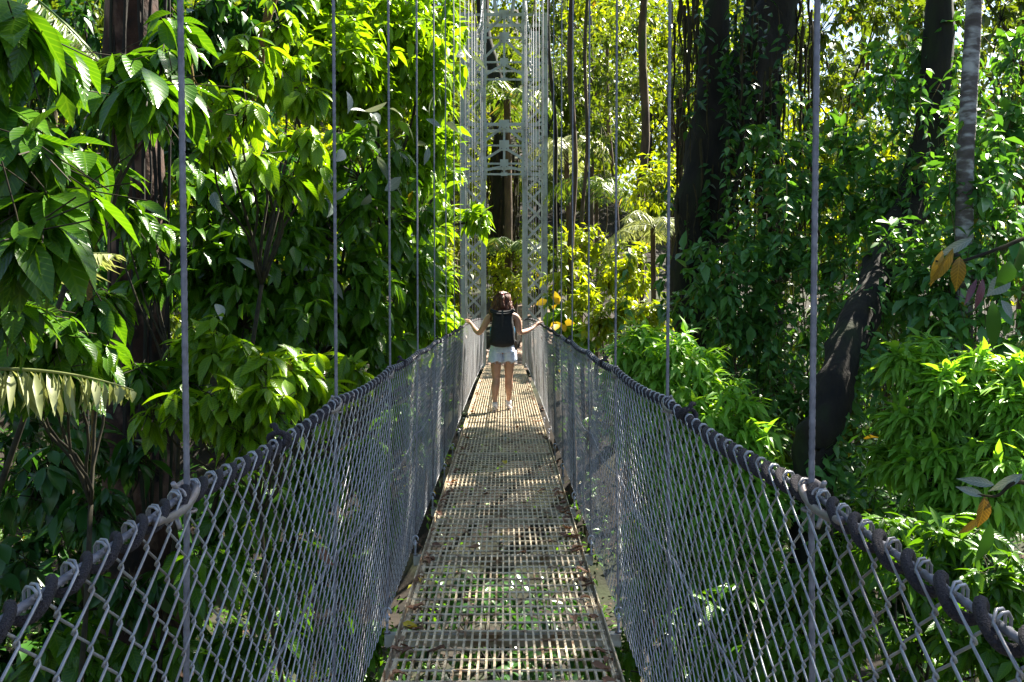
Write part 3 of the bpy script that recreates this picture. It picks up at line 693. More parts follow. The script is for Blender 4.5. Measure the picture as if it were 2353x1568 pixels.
# palms on the left
t = thing('palm', (-7.5, 9.5, ground(-7.5, 9.5)), 'shaded palm whose long fronds arch across the top left corner', 'palm')
for (a, b, L, mat, ll, nl, lw, dr, hg) in (
    ((60, -20, 8.5), (240, 150, 8.2), 1.15, 'leaf_palm', .42, 60, .026, .25, .5), ((-60, 60, 9), (230, 130, 9), 1.5, 'leaf_palm', .5, 60, .028, .5, .6),
    ((-90, 430, 4.3), (140, 300, 4.2), .60, 'leaf_palmlit', .26, 40, .030, 1.7, .25), ((-20, 660, 4.7), (260, 560, 4.7), .62, 'leaf_palmlit', .30, 46, .020, .5, .15),
    ((-80, 850, 4.6), (290, 880, 4.8), .74, 'leaf_palmlit', .24, 26, .042, .3, 1.7), ((-80, 660, 7.8), (60, 760, 7.8), .8, 'leaf_palmlit', .4, 34, .035, .5, .5)):
    pa, pb = P(*a), P(*b); mb = MB(); frond(mb, pa, pb - pa + Vector((0, 0, dr * .45 * (pb - pa).length)), L, nl, ll, dr, lw=lw, hang=hg, lod=1)
    mb.tube(smooth_pts([Vector((-7.5, 9.5, ground(-7.5, 9.5))), Vector((-6, 8.9, .2)), pa], 5), .006, 5)
    mb.build('frond', M[mat], t, lv=True)

# ---- right side
F0 = Vector((P(1640, 900, 12.5).x, P(1640, 900, 12.5).y, -3.8))
t = thing('strangler_fig', F0, 'huge nearly black forked tree trunk draped with mosses and roots, right of the bridge', 'tree')
mb = MB()
trunk(mb, [F0 + Vector((0, 0, -.5)), P(1620, 900, 12.5), P(1590, 650, 12.5), P(1625, 350, 12.5), P(1640, 180, 12.5), P(1650, -150, 12.5), P(1680, -1500, 12.8)], [.62, .34, .30, .27, .20, .17, .12], 20, .18, 10)
trunk(mb, [P(1630, 560, 12.7), P(1660, 330, 12.7), P(1720, 160, 12.8), P(1790, 0, 13), P(1900, -500, 13.4), P(2000, -1600, 13.6)], [.24, .30, .30, .27, .22, .14], 18, .18, 8)
trunk(mb, [P(1780, 900, 13.6), P(1770, 500, 13.5), P(1760, 250, 13.2), P(1750, 0, 13.2)], [.16, .15, .17, .2], 12, .2, 8)
mb.build('trunk', M['bark_dark'], t)
mb = MB()
for i in range(150):
    x = random.uniform(1545, 1880); y0 = random.uniform(-60, 500); L = random.uniform(120, 420); dd = random.uniform(12.0, 13.4)
    x += 0
    pts = [P(x + 10 * noise.noise(Vector((x, k * .4, 1))), y0 + L * k / 8, dd) for k in range(9)]
    mb.tube(pts, np.linspace(random.uniform(.008, .03), .004, 9), 4, caps=False)
    for k in range(8):
        q = pts[k]
        if random.random() < .7: mb.tube([q, q + Vector((random.uniform(-.08, .08), random.uniform(-.05, .05), -random.uniform(.08, .25)))], (.006, .002), 3, caps=False)
tag(mb.build('hanging_root', M['moss'], t), kind='stuff')
mb = MB()
for i in range(75):
    q = P(random.gauss(1690, 60), random.uniform(-40, 700), 12.0 + random.random() * .2); n = random.randint(6, 14)
    A = np.array([tuple(q + Vector((.1 * noise.noise(Vector((i * 3.3, v, 0))), 0, -v))) for v in np.linspace(0, random.uniform(.3, 1.2), n)])
    mb.leaves(A, ru(n) * np.array([1, 1, .3]) + np.array([0, -.2, -.4]), ru(n) * .6 + np.array([0, -.5, .8]), .14 * (.6 + .7 * RNG.random(n)), .06, 1, .25)
mb.build('climbing_leaves', M['leaf_dark'], t, lv=True)
cr = MB(); lb = MB(); top = P(1760, -900, 13)
for c, r in ((Vector((6.8, 9.5, 11.3)), 2.3), (Vector((6.8, 12.5, 11.6)), 2.3), (Vector((6.6, 15.6, 11.6)), 2.2), (Vector((7.0, 18.0, 11.8)), 1.5), (Vector((9.4, 17.2, 9.4)), 2.4), (Vector((5.8, 8, 9.6)), 2.3), (Vector((2.8, 7.5, 11)), 2.6), (Vector((5, 5, 10.8)), 2.5)):  # crown clumps out of view, added where they shade the near deck and vines
    p, d = blob(c, r, 430, .2, -.06, .55); twigs(cr, p, d, 6, .24, .45, .3, lod=4); limb(lb, top, c, .1, .03, 6)
lb.build('branch', M['bark_dark'], t); cr.build('crown', M['leaf_dark'], t, lv=True)

t = thing('leaning_tree', (P(1870, 1300, 8.6).x, P(1870, 1300, 8.6).y, ground(2.6, 8.6)), 'black leaning tree trunk behind the nearest right hanger cable, slanting up to the right', 'tree')
mb = MB(); q = P(1870, 1300, 8.6)
trunk(mb, [Vector((q.x, q.y, ground(q.x, q.y) - .2)), P(1865, 1150, 8.6), P(1895, 980, 8.5), P(1955, 780, 9.0), P(2055, 560, 10.3), P(2130, 350, 11.0), P(2160, 0, 11.3), P(2170, -600, 11.5)], [.22, .18, .155, .17, .19, .17, .15, .12], 16, .2, 8)
mb.build('trunk', M['bark_dark'], t)
mb = MB()
for i in range(44):
    f = random.random(); q = P(1865 + 210 * f + random.gauss(0, 26), 1150 - 650 * f, 8.35 + 1.6 * f * f); n = random.randint(5, 11)
    A = np.array([tuple(q + Vector((.08 * noise.noise(Vector((i * 3.3, v, 0))), 0, -v))) for v in np.linspace(0, random.uniform(.15, .6), n)])
    mb.leaves(A, ru(n) * np.array([1, 1, .3]) + np.array([0, -.2, -.4]), ru(n) * .6 + np.array([0, -.5, .8]), .13 * (.6 + .7 * RNG.random(n)), .055, 1, .25)
mb.build('climbing_leaves', M['leaf_vine'], t, lv=True)
t = thing('areca_palm', (P(2240, 900, 9).x, P(2240, 900, 9).y, ground(4, 9)), 'slender straight grey trunk with white lichen bands near the right edge', 'palm')
mb = MB(); q = P(2240, 900, 9)
trunk(mb, [Vector((q.x, q.y, ground(q.x, q.y) - .2)), P(2215, 600, 9), P(2225, 250, 9), P(2238, 0, 9), P(2245, -500, 9)], [.09, .078, .074, .07, .06], 12, .03, 10)
mb.build('trunk', M['bark_grey'], t)
mb = MB()
for d, L, dr in fan(7, .5, 2.0, 1.1): frond(mb, P(2245, -500, 9), d, L, 36, .4, dr, lw=.04)
mb.build('crown', M['leaf_palm'], t, lv=True)

VN = dict(per=5, L=.155, asp=.52, droop=.35, spread=1.3, out=.5, lod=1, curl=.25, shell=.05, thr=.14, sq=(1.25, 1, 1.2))
vb = [([(1640, 640, 11.2, 90, 110), (1720, 540, 11.4, 90, 110), (1700, 700, 11.2, 80, 90), (1790, 620, 11.2, 80, 90), (1760, 740, 11.2, 70, 80)], 'climbing vine of small blue green leaves on the big dark trunk'),
      ([(1850, 420, 11.6, 90, 110), (1780, 300, 11.8, 70, 60), (1940, 480, 11.6, 90, 110), (1900, 600, 11.4, 80, 90), (1960, 350, 11.8, 80, 80)], 'leafy vine curtain left and right of the nearest right hanger cable, upper half'),
      ([(2040, 440, 11, 80, 100), (2100, 300, 11, 90, 100), (2070, 180, 11.4, 80, 80), (2130, 460, 10.6, 80, 80), (2120, 110, 11.5, 70, 60)], 'vine thicket between the nearest right hanger and the grey palm trunk'),
      ([(2250, 330, 9.2, 50, 40), (2310, 460, 9.4, 80, 90), (2230, 420, 9, 60, 50), (2320, 300, 10, 70, 60), (2280, 560, 9, 80, 90), (2330, 120, 10.5, 60, 40)], 'round leafed climber wrapping the grey palm trunk'),
      ([(2060, 620, 9.6, 80, 80), (2180, 640, 9, 80, 100), (2260, 720, 8.8, 90, 120), (2130, 740, 9.4, 70, 60), (1980, 700, 10.4, 60, 30), (2060, 780, 9.8, 70, 60)], 'shaded vine mass above the bright shrub at the right edge'),
      ([(1660, 820, 11.8, 80, 70), (1760, 860, 12, 80, 70), (1840, 780, 12, 70, 60), (1830, 900, 11.6, 60, 60)], 'dark low vines at the foot of the big dark trunk')]
def strings(bl, cnt, L, asp=.5, span=(.4, 1.3)):
    def f(mb, tm):
        for i in range(cnt):
            b = random.choice(bl); q = P(b[0] + random.gauss(0, b[3] * .75), b[1] + random.gauss(0, b[3] * .6), b[2] + random.uniform(-.5, .3))
            n = random.randint(7, 16); ln = random.uniform(*span); k = random.random() * 40
            pts = [q + Vector((.12 * noise.noise(Vector((k, t * 1.5, 0))), .1 * noise.noise(Vector((k, t * 1.5, 5))), -t)) for t in np.linspace(0, ln, n)]
            tm.tube(pts, .0035, 3, caps=False); A = np.array([tuple(a) for a in pts])
            for z in (0, 1):
                mb.leaves(A, ru(n) * np.array([1, 1, .3]) + np.array([0, 0, -.45]), ru(n) * .6 + np.array([0, -.2, .9]), L * (.6 + .6 * RNG.random(n)), L * asp * (.6 + .5 * RNG.random(n)), 1, .25)
    return f
for bl, lab in vb:
    bl = [(x, y, d, rr * 1.3, int(n * .8)) for x, y, d, rr, n in bl]
    bush('climbing_vine', lab, 'vine', 'vines right of the bridge', bl, VN, 'leaf_vine', nbr=16, stem=.018, barkmat='bark_brown', extra=strings(bl, 45, .13))
LN = dict(per=9, L=.135, asp=.30, droop=.42, spread=.5, out=.75, lod=1, curl=.55, shell=.35, thr=-.08, lenv=.5, tw=False)
bush('lance_leaf_shrub', 'bright green dome shaped shrub of drooping narrow leaves right behind the right chain link side', 'shrub', 'bright drooping shrubs right of the bridge',
     [(1470, 800, 9.6, 60, 80), (1430, 880, 9.8, 50, 50), (1560, 860, 9.3, 100, 160), (1640, 960, 9, 110, 180), (1700, 1060, 8.8, 110, 180), (1740, 1150, 8.6, 80, 130), (1560, 1020, 9.2, 120, 170), (1620, 1150, 8.8, 130, 190), (1480, 960, 9.8, 80, 110), (1660, 1290, 8.6, 120, 120), (1540, 1230, 9, 110, 110), (1720, 1300, 8.4, 80, 70)],
     LN, 'leaf_lance', nbr=20, stem=.04)
bush('lance_leaf_shrub', 'bright green feathery shrub at the right edge, level with the handrail', 'shrub', 'bright drooping shrubs right of the bridge',
     [(2085, 840, 8.2, 50, 60), (2130, 800, 8.3, 30, 24), (2190, 910, 8, 90, 150), (2260, 850, 8, 40, 40), (2300, 930, 7.8, 80, 140), (2345, 850, 7.8, 40, 40), (2350, 980, 7.6, 90, 140), (2230, 1010, 7.8, 110, 170), (2110, 990, 8, 80, 100), (2330, 1090, 7.4, 110, 150), (2150, 1090, 7.8, 90, 110), (2060, 1060, 8.2, 60, 50), (2240, 1170, 7.5, 90, 90)],
     LN, 'leaf_lance', nbr=20, stem=.04)
bush('understorey_shrub', 'mid green leaflet sprays below the far end of the right handrail cable, lower right', 'shrub', 'low shrubs below the bridge',
     [(2040, 1230, 6.8, 80, 34), (2180, 1250, 6.4, 80, 34), (2290, 1330, 6, 80, 34), (2120, 1330, 6.4, 90, 36), (1980, 1180, 7.4, 70, 26), (2230, 1460, 6, 100, 44), (2330, 1500, 5.8, 80, 34), (2100, 1480, 6.4, 60, 18)],
     dict(per=8, L=.125, asp=.36, droop=.5, out=.5, lod=1, shell=.2, tw=True, tr=.0025), 'leaf_broad', nbr=10)
bush('understorey_shrub', 'shaded shrub behind the right chain link side, below the bright shrub', 'shrub', 'low shrubs below the bridge',
     [(1560, 1400, 8, 120, 60), (1700, 1450, 7.6, 110, 60), (1840, 1350, 7.6, 80, 34), (1850, 1500, 7.2, 100, 40), (1600, 1530, 7.6, 100, 44), (1930, 1280, 7.6, 70, 26), (1960, 1420, 8, 120, 70), (2120, 1520, 8, 120, 60), (1780, 1550, 8, 110, 60), (1500, 1450, 9, 100, 60), (1400, 1500, 10, 90, 50), (1480, 1300, 9, 70, 40)],
     dict(per=8, L=.14, asp=.38, droop=.5, out=.5, lod=1, shell=.2), 'leaf_broad', nbr=10)
def hang(name, label, cat, stem_pts, leaves_):
    t = thing(name, stem_pts[0], label, cat)
    tm = MB(); tm.tube(smooth_pts(stem_pts, 6), np.linspace(.012, .004, (len(stem_pts) - 1) * 6 + 1), 6); tm.build('branch', M['moss'], t)
    for nm, mat, (x, y, d), (ex, ey), w in leaves_:
        a = P(x, y, d); b = P(ex, ey, d - .02); mb = MB()
        mb.leaves(np.array([tuple(a)]), np.array([tuple(b - a)]), np.array([[random.uniform(-.7, .7), -1, .3]]), np.array([(b - a).length]), np.array([w * .85]), 0, .4)
        mb.build(nm, M[mat], t, lv=True)
hang('epiphyte_branch', 'mossy branch at the right edge holding olive, yellow and purple old leaves', 'branch',
     [Vector((2.9, 4.6, 1.9)), P(2390, 540, 4.2), P(2300, 570, 4.1), P(2210, 600, 4.05), P(2150, 600, 4.0)],
     [('old_leaf', 'leaf_autumn', (2165, 575, 4), (2145, 650), .05), ('old_leaf', 'leaf_autumn', (2190, 570, 4), (2155, 655), .06), ('old_leaf', 'leaf_silver', (2235, 548, 4.0), (2165, 585), .05), ('old_leaf', 'leaf_autumn', (2205, 590, 4.02), (2200, 660), .07),
      ('old_leaf', 'leaf_purple', (2258, 640, 4.02), (2250, 710), .04), ('old_leaf', 'leaf_purple', (2245, 640, 4.05), (2218, 700), .03), ('leaf', 'leaf_dark', (2320, 600, 4.0), (2310, 660), .10), ('leaf', 'leaf_dark', (2280, 690, 4.0), (2290, 800), .07), ('leaf', 'leaf_silver', (2300, 690, 4.1), (2330, 730), .05), ('leaf', 'leaf_silver', (2320, 640, 4.1), (2275, 670), .09), ('leaf', 'leaf_dark', (2345, 560, 4.1), (2352, 640), .08)])
hang('epiphyte_branch', 'fuzzy brown branch with glossy long leaves entering from the lower right edge', 'branch',
     [Vector((2.6, 4.3, .6)), P(2380, 1120, 4), P(2330, 1110, 3.9), P(2290, 1140, 3.9), P(2240, 1135, 3.9)],
     [('leaf', 'leaf_silver', (2285, 1115, 3.9), (2220, 1100), .045), ('leaf', 'leaf_silver', (2260, 1140, 3.9), (2205, 1120), .04), ('leaf', 'leaf_autumn', (2262, 1140, 3.9), (2262, 1215), .07), ('leaf', 'leaf_dark', (2290, 1150, 3.9), (2296, 1215), .035), ('leaf', 'leaf_dark', (2275, 1200, 3.95), (2262, 1300), .07), ('leaf', 'leaf_silver', (2350, 1090, 3.9), (2290, 1125), .05), ('leaf', 'leaf_autumn', (2250, 1190, 4), (2210, 1230), .04)])

# ---- beyond the tower
mossT = P(1150, 560, 33)
t = thing('mossy_tree', (mossT.x, mossT.y, ground(mossT.x, mossT.y)), 'dark shaggy moss covered trunk seen through the tower portal', 'tree')
mb = MB(); trunk(mb, [Vector((mossT.x + .3, mossT.y, ground(mossT.x, mossT.y) - .3)), P(1158, 640, 33), P(1150, 480, 33), P(1150, 340, 33), P(1136, 180, 33), P(1112, 40, 33), P(1100, -300, 33)], [.38, .34, .30, .24, .22, .2, .16], 16, .3, 8); mb.build('trunk', M['bark_dark'], t)
mb = MB()
for i in range(160):
    x = random.uniform(1118, 1195); y0 = random.uniform(330, 600); L = random.uniform(30, 120); dd = random.uniform(32.4, 33.4)
    mb.tube([P(x, y0, dd), P(x + random.uniform(-4, 4), y0 + L * .5, dd), P(x + random.uniform(-5, 5), y0 + L, dd)], (.035, .02, .006), 4, caps=False)
tag(mb.build('hanging_moss', M['moss'], t), kind='stuff')
def palm_at(lab, x, y, d, n, L, ll, mat, tr=.07, el=.5, dr=1.2, lw=.05, xb=None):
    c = P(x, y, d); r = P(xb or x, 700, d)
    palm('palm', lab, 'palm', (r.x, r.y, ground(r.x, r.y) - .2), c, fan(n, el, L, dr), mat, tr, ll=ll, lw=lw, nl=40)
palm_at('dark feathery palm crown behind the middle of the tower portal', 1165, 230, 31, 11, 2.2, .7, 'leaf_palm', .12, .55, 1.4)
palm_at('sunlit pale yellow palm fronds just right of the tower', 1300, 330, 30, 10, 2.2, .6, 'leaf_palmlit', .08, .45, 1.5, .05, 1310)
palm_at('small palm with yellowish fronds seen low between the tower legs', 1180, 560, 30, 9, 1.6, .5, 'leaf_palm', .07, .5, 1.3)
palm_at('palm with arching light fronds left of the big dark trunk', 1500, 520, 18, 9, 1.25, .4, 'leaf_palmlit', .05, .45, 1.3, .03)
palm_at('small low palm right of the tower foot', 1370, 420, 26, 8, 1.5, .5, 'leaf_palm', .05, .4, 1.4, .035)
for x0, y0, x1, y1, d, r, lab, mt in ((1310, 640, 1318, -80, 22, .065, 'straight slim brown trunk two hanger cables right of the tower', 'bark_brown'), (1334, 570, 1356, -80, 24, .045, 'thin slightly bent brown trunk right of the slim straight one', 'bark_brown'),
                                  (1470, 520, 1486, -80, 24, .10, 'mossy brown trunk midway between the tower and the big dark tree', 'bark_brown'), (1275, 500, 1262, -60, 27, .05, 'thin crooked liana like trunk touching the right side of the tower', 'bark_dark'), (1420, 700, 1395, 100, 30, .06, 'thin pale trunk deep in the sunlit forest right of the tower', 'bark_brown'),
                                  (985, 700, 995, -50, 26, .09, 'slim trunk hidden behind the leaves left of the tower', 'bark_dark')):
    a = P(x0, y0, d); b = P(x1, y1, d); g = Vector((a.x + .1, a.y, ground(a.x, a.y) - .2))
    t = thing('slender_tree', g, lab, 'tree', 'slender trunks beyond the bridge end')
    mb = MB(); trunk(mb, [g, a, a.lerp(b, .35) + Vector((.08, 0, 0)), a.lerp(b, .7) - Vector((.06, 0, 0)), b], [r * 1.3, r * 1.1, r, r, r * .8], 8, .12, 7)
    mb.build('trunk', M[mt], t)
    mb = MB(); p, dd = blob(b + Vector((0, 0, 1.2)), 1.6, 160, .2, -.1); twigs(mb, p, dd, 6, .2, .45, .4, lod=4); mb.build('crown', M['leaf_far'], t, lv=True)
bush('yellow_leaf_shrub', 'shrub with large yellow and pale leaves beside the right end of the bridge', 'shrub', None,
     [(1290, 720, 21, 26, 24), (1310, 760, 20, 24, 18), (1275, 690, 22, 20, 12), (1335, 790, 18, 22, 14)], dict(MID, L=.27, asp=.55), ['leaf_bright', 'leaf_yellow'], nbr=6,
     extra=lambda mb, tm: [mb.leaves(np.array([tuple(P(x + random.uniform(-16, 16), y + random.uniform(-12, 12), 19.3)) for k in range(5)]), ru(5) + np.array([0, 0, -.3]), ru(5) * .5 + np.array([0, -1, .4]), np.full(5, .26), np.full(5, .15), 1, .2, mi=1) for x, y in ((1272, 690), (1290, 745), (1330, 795))])
FAR = dict(per=7, L=.17, asp=.42, droop=.4, spread=.6, out=.5, lod=2, shell=.1, thr=-.15)
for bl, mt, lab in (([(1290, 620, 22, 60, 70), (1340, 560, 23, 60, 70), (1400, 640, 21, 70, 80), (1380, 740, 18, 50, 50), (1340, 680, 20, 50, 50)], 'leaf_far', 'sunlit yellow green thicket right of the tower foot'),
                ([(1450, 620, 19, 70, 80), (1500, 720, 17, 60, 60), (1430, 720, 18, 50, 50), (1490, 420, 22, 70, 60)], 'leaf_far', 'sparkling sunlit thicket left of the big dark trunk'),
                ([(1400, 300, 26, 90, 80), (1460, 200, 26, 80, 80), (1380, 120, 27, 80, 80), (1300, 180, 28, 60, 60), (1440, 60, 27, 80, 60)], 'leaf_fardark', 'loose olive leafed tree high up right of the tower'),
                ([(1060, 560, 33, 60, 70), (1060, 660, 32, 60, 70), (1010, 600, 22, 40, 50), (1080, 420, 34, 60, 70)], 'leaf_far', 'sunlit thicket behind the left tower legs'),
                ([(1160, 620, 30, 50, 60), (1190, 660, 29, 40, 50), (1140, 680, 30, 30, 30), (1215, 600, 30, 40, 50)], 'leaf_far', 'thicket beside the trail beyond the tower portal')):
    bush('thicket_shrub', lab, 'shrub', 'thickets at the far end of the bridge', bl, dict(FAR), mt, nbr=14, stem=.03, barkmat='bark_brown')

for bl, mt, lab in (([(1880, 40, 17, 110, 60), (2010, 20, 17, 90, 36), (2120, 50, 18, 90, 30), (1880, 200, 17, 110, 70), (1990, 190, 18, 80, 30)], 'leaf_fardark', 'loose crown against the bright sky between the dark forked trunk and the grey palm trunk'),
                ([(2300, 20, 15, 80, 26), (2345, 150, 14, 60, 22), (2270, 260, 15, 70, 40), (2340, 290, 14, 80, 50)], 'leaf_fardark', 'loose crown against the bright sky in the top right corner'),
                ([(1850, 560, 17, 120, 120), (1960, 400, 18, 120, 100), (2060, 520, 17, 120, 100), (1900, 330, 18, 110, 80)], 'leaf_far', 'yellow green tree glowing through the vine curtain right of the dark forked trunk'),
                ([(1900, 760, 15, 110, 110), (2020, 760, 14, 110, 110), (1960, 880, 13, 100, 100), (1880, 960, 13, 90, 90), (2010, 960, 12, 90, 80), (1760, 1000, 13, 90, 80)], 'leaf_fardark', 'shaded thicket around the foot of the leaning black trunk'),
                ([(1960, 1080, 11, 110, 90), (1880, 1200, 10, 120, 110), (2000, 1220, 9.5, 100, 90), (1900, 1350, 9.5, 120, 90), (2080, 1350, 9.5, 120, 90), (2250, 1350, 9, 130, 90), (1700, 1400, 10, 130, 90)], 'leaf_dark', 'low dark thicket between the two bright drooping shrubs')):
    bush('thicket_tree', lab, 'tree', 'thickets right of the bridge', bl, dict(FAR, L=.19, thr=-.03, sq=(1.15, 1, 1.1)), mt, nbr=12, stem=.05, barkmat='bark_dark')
# background forest: five kinds, copied
protos = []
for kd in range(5):
    t = thing('forest_tree', (0, 0, 0), '', 'tree'); H = (9, 11, 8, 12, 10)[kd]
    tm = MB(); trunk(tm, [(0, 0, -.8), (.15, 0, H * .3), (-.1, .1, H * .6), (.05, 0, H * .9)], [.20, .15, .12, .06], 9, .12, 5)
    mb = MB()
    for b in range(11):
        c = Vector((random.uniform(-2.2, 2.2), random.uniform(-2, 2), H * random.uniform(.12, 1.0))); r = random.uniform(.9, 1.6)
        p, d = blob(c, r, 95, .15, -.05, .9); twigs(mb, p, d, 7, .22 if kd % 2 else .27, .42, .45, lod=4)
        limb(tm, (0, 0, c.z * .75), c, .05, .015, 4)
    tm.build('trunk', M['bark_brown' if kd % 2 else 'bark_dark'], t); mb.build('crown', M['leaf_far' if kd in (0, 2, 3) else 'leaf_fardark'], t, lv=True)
    protos.append(t)
spots = []
for row, (Y, dx, n) in enumerate(((32, 4.2, 7), (38, 4.8, 10), (46, 5.4, 12), (56, 6.0, 14))):
    for i in range(n):
        X = (i - (n - 1) / 2) * dx + random.uniform(-1.2, 1.2)
        if row == 0 and abs(X - .4) < 1.9: continue
        if X > 11 and row == 3 and random.random() < .5: continue
        spots.append((X, Y + random.uniform(-1.8, 1.8), row))
spots = [q for q in spots if not (1.5 < q[0] < 9 and q[1] < 34) and not (q[0] / q[1] > .27 and q[1] > 30 and random.random() < .93)]
for X, Y, row in ((-8, 18, 0), (-6.3, 23, 0), (-11, 14, 0), (-12, 22, 0), (-10, 27, 0), (10.5, 20, 0), (13, 25, 0), (12.5, 16, 0), (-9.5, 8, 0)): spots.append((X, Y, row))
names = ['tree of the sunlit forest behind the bridge end', 'tree of the forest slope further behind the tower', 'tree in the far rows of the forest', 'tree in the far rows of the forest']
used = set()
for i, (X, Y, row) in enumerate(spots):
    kd = (i * 7 + row) % 5; pr = protos[kd]
    if kd in used: o = copy_tree(pr)
    else: o = pr; used.add(kd)
    o.location = (X, Y, ground(X, Y)); o.rotation_euler = (0, 0, random.random() * 6.28); s = random.uniform(.85, 1.2); o.scale = (s, s, s)
    tag(o, names[row] if Y > 30 else 'forest tree standing beyond the near growth on the ravine side', 'tree', 'background trees ' + ('row %s' % ('near', 'middle', 'far', 'far')[row] if Y > 30 else 'on the ravine sides'))
for pr in protos:
    if 'label' not in pr or pr['label'] == '': pass
# far-off wood and the low ground cover
mb = MB()
for i in range(520):
    Yc = random.uniform(58, 100); Xc = random.uniform(-.62, .62) * Yc; hm = 27 if Xc < .27 * Yc else 8
    c = Vector((Xc, Yc, ground(Xc, Yc) + random.uniform(0, hm))); rr = random.uniform(2.2, 4.2); n = 330
    q = np.array(c) + RNG.normal(size=(n, 3)) * rr * .55
    mb.leaves(q, ru(n) + np.array([0, 0, -.3]), ru(n) + np.array([0, -.3, .8]), .35 + .3 * RNG.random(n), .26, 4, .2, np.clip(RNG.random(n) * .5 + random.random() * .45, 0, 1), mi=int(random.random() < .45))
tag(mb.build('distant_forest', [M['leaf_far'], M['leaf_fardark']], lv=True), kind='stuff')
mb = MB(); n = 44000
X = RNG.uniform(-11, 11, n); Y = RNG.uniform(-4, 34, n); keep = ~((np.abs(X) < 1.1) & ((Y > 25.5) | (RNG.random(n) < .88))); X = X[keep]; Y = Y[keep]; n = len(X)
cl = np.array([noise.noise(Vector((x * .6, y * .6, 7))) for x, y in zip(X, Y)]); k2 = cl > -.15; X = X[k2]; Y = Y[k2]; cl = cl[k2]; n = len(X)
Z = np.array([ground(x, y) for x, y in zip(X, Y)]) + RNG.random(n) * (.25 + .9 * np.clip(cl + .1, 0, 1))
mb.leaves(np.stack([X, Y, Z], 1), ru(n) * np.array([1, 1, .4]) + np.array([0, 0, -.1]), ru(n) * .5 + np.array([0, 0, 1]), .13 + .12 * RNG.random(n), .07, 2, .3)
tag(mb.build('ground_cover', M['leaf_broad'], lv=True), kind='stuff')
mb = MB(); n = 9000
X = RNG.uniform(-9, 9, n); Y = RNG.uniform(-3, 38, n); Z = np.array([ground(x, y) for x, y in zip(X, Y)]) + .04
mb.leaves(np.stack([X, Y, Z], 1), ru(n) * np.array([1, 1, .1]), ru(n) * .3 + np.array([0, 0, 1]), .08 + .07 * RNG.random(n), .05, 2, .3)
tag(mb.build('leaf_litter', M['leaf_shaded'], lv=True), kind='stuff')
for i in range(14):
    v = i / 14; x = random.uniform(-.7, .7); y = 27.2 + random.random() * 6
    mb = MB(); r = random.uniform(.06, .16)
    mb.grid(lambda a, b: (r * (1 + .3 * math.sin(5 * a + i)) * math.cos(a * 2 * PI) * math.sin(b * PI + .001), r * .8 * math.sin(a * 2 * PI) * math.sin(b * PI + .001), -r * .6 * math.cos(b * PI) * (1 + .15 * math.sin(9 * a))), 10, 7, True)
    g = max(ground(x, y), -.32) + .03
    o = mb.build('rock', M['rock'], loc=None); o.location = (x, y, g + .02); tag(o, 'small brown rock lying on the dirt trail beyond the bridge', 'rock', 'rocks on the trail')

# ------------------------------------------------------------------ leaves on the deck
def fallen(x, y, L, mat, lab, grp=None, rot=None, nm='fallen_leaf', asp=.6, zup=.02):
    mb = MB(); a = rot if rot is not None else random.uniform(0, 6.28); w = L * asp
    # a thin curled blade with thickness
    T = []; st = [(0, .02), (.15, .6), (.4, 1), (.65, .8), (.85, .4), (1, .03)]
    for (v, wd) in st:
        for u in (-1, -.4, .4, 1):
            T.append((u * wd * w / 2, (v - .5) * L, .018 * abs(u) * wd * (1 + .5 * math.sin(9 * v)) + .01 * math.sin(v * 4 + L * 90)))
    R = Matrix.Rotation(a, 3, 'Z'); V = [R @ Vector(q) for q in T]; f = []
    for j in range(5):
        for i in range(3): f.append((j * 4 + i, j * 4 + i + 1, j * 4 + i + 5, j * 4 + i + 4))
    lv = np.array([((u % 4) / 1.5 - 1, (u // 4) / 5, random.random()) for u in range(len(V))]); lv[:, 2] = random.random()
    mb.add([tuple(q) for q in V], f, lv=lv)
    o = mb.build(nm, M[mat], lv=True); o.location = (x, y, dz(y) + zup)
    tag(o, lab, 'leaf', grp); return o
def ondeck(px, py):
    r = CAMM @ Vector(((px - CX) / F, (CY - py) / F, -1)); t = (0.02 - 1.55) / r.z; return .008 + r.x * t, r.y * t
for px, py, L, mt, lab in ((942, 1438, .10, 'leaf_yellow', 'bright yellow fallen leaf on the left deck edge, nearest one'), (1160, 1064, .085, 'leaf_yellow', 'small yellow leaf in the middle of the deck'), (955, 1335, .06, 'leaf_yellow', 'small yellow leaf on top of the brown litter at the left edge'),
                        (1294, 1155, .10, 'leaf_litter', 'orange brown leaf at the right deck edge'), (1318, 1425, .07, 'leaf_litter', 'brown leaf lying inside the deck grid near the right edge'), (1163, 1010, .07, 'leaf_silver', 'pale grey leaf on the deck centre behind the walker'),
                        (1225, 968, .12, 'leaf_litter', 'long dry leaf on the right of the deck near the walker')):
    x, y = ondeck(px, py); fallen(max(-.45, min(.45, x)), y, L, mt, lab)
for i in range(120):
    s = random.choice((-1, -1, 1, 1)); y = random.uniform(3.3, 20) if random.random() < .6 else random.uniform(3.3, 8)
    x = s * random.uniform(.405, .47) if random.random() < .94 else random.uniform(-.4, .4)
    fallen(x, y, random.uniform(.045, .10), 'leaf_litter', 'dry brown leaf caught along the edge of the deck', 'dry leaves along the deck edges', zup=random.uniform(.012, .022))

for sx, y, z, lab in ((-1, 3.1, .75, 'dry leaf stuck in the left chain link side near the camera'), (1, 3.6, .35, 'dry leaf stuck low in the right chain link side'), (-1, 6.3, .5, 'dry leaf caught in the left chain link side further along'), (1, 8.2, .95, 'dry leaf caught under the right handrail cable')):
    o = fallen(0, 14, .075, 'leaf_litter', lab); o.location = (sx * .545, y, z); o.rotation_euler = (.4, 1.3 * sx, random.random())
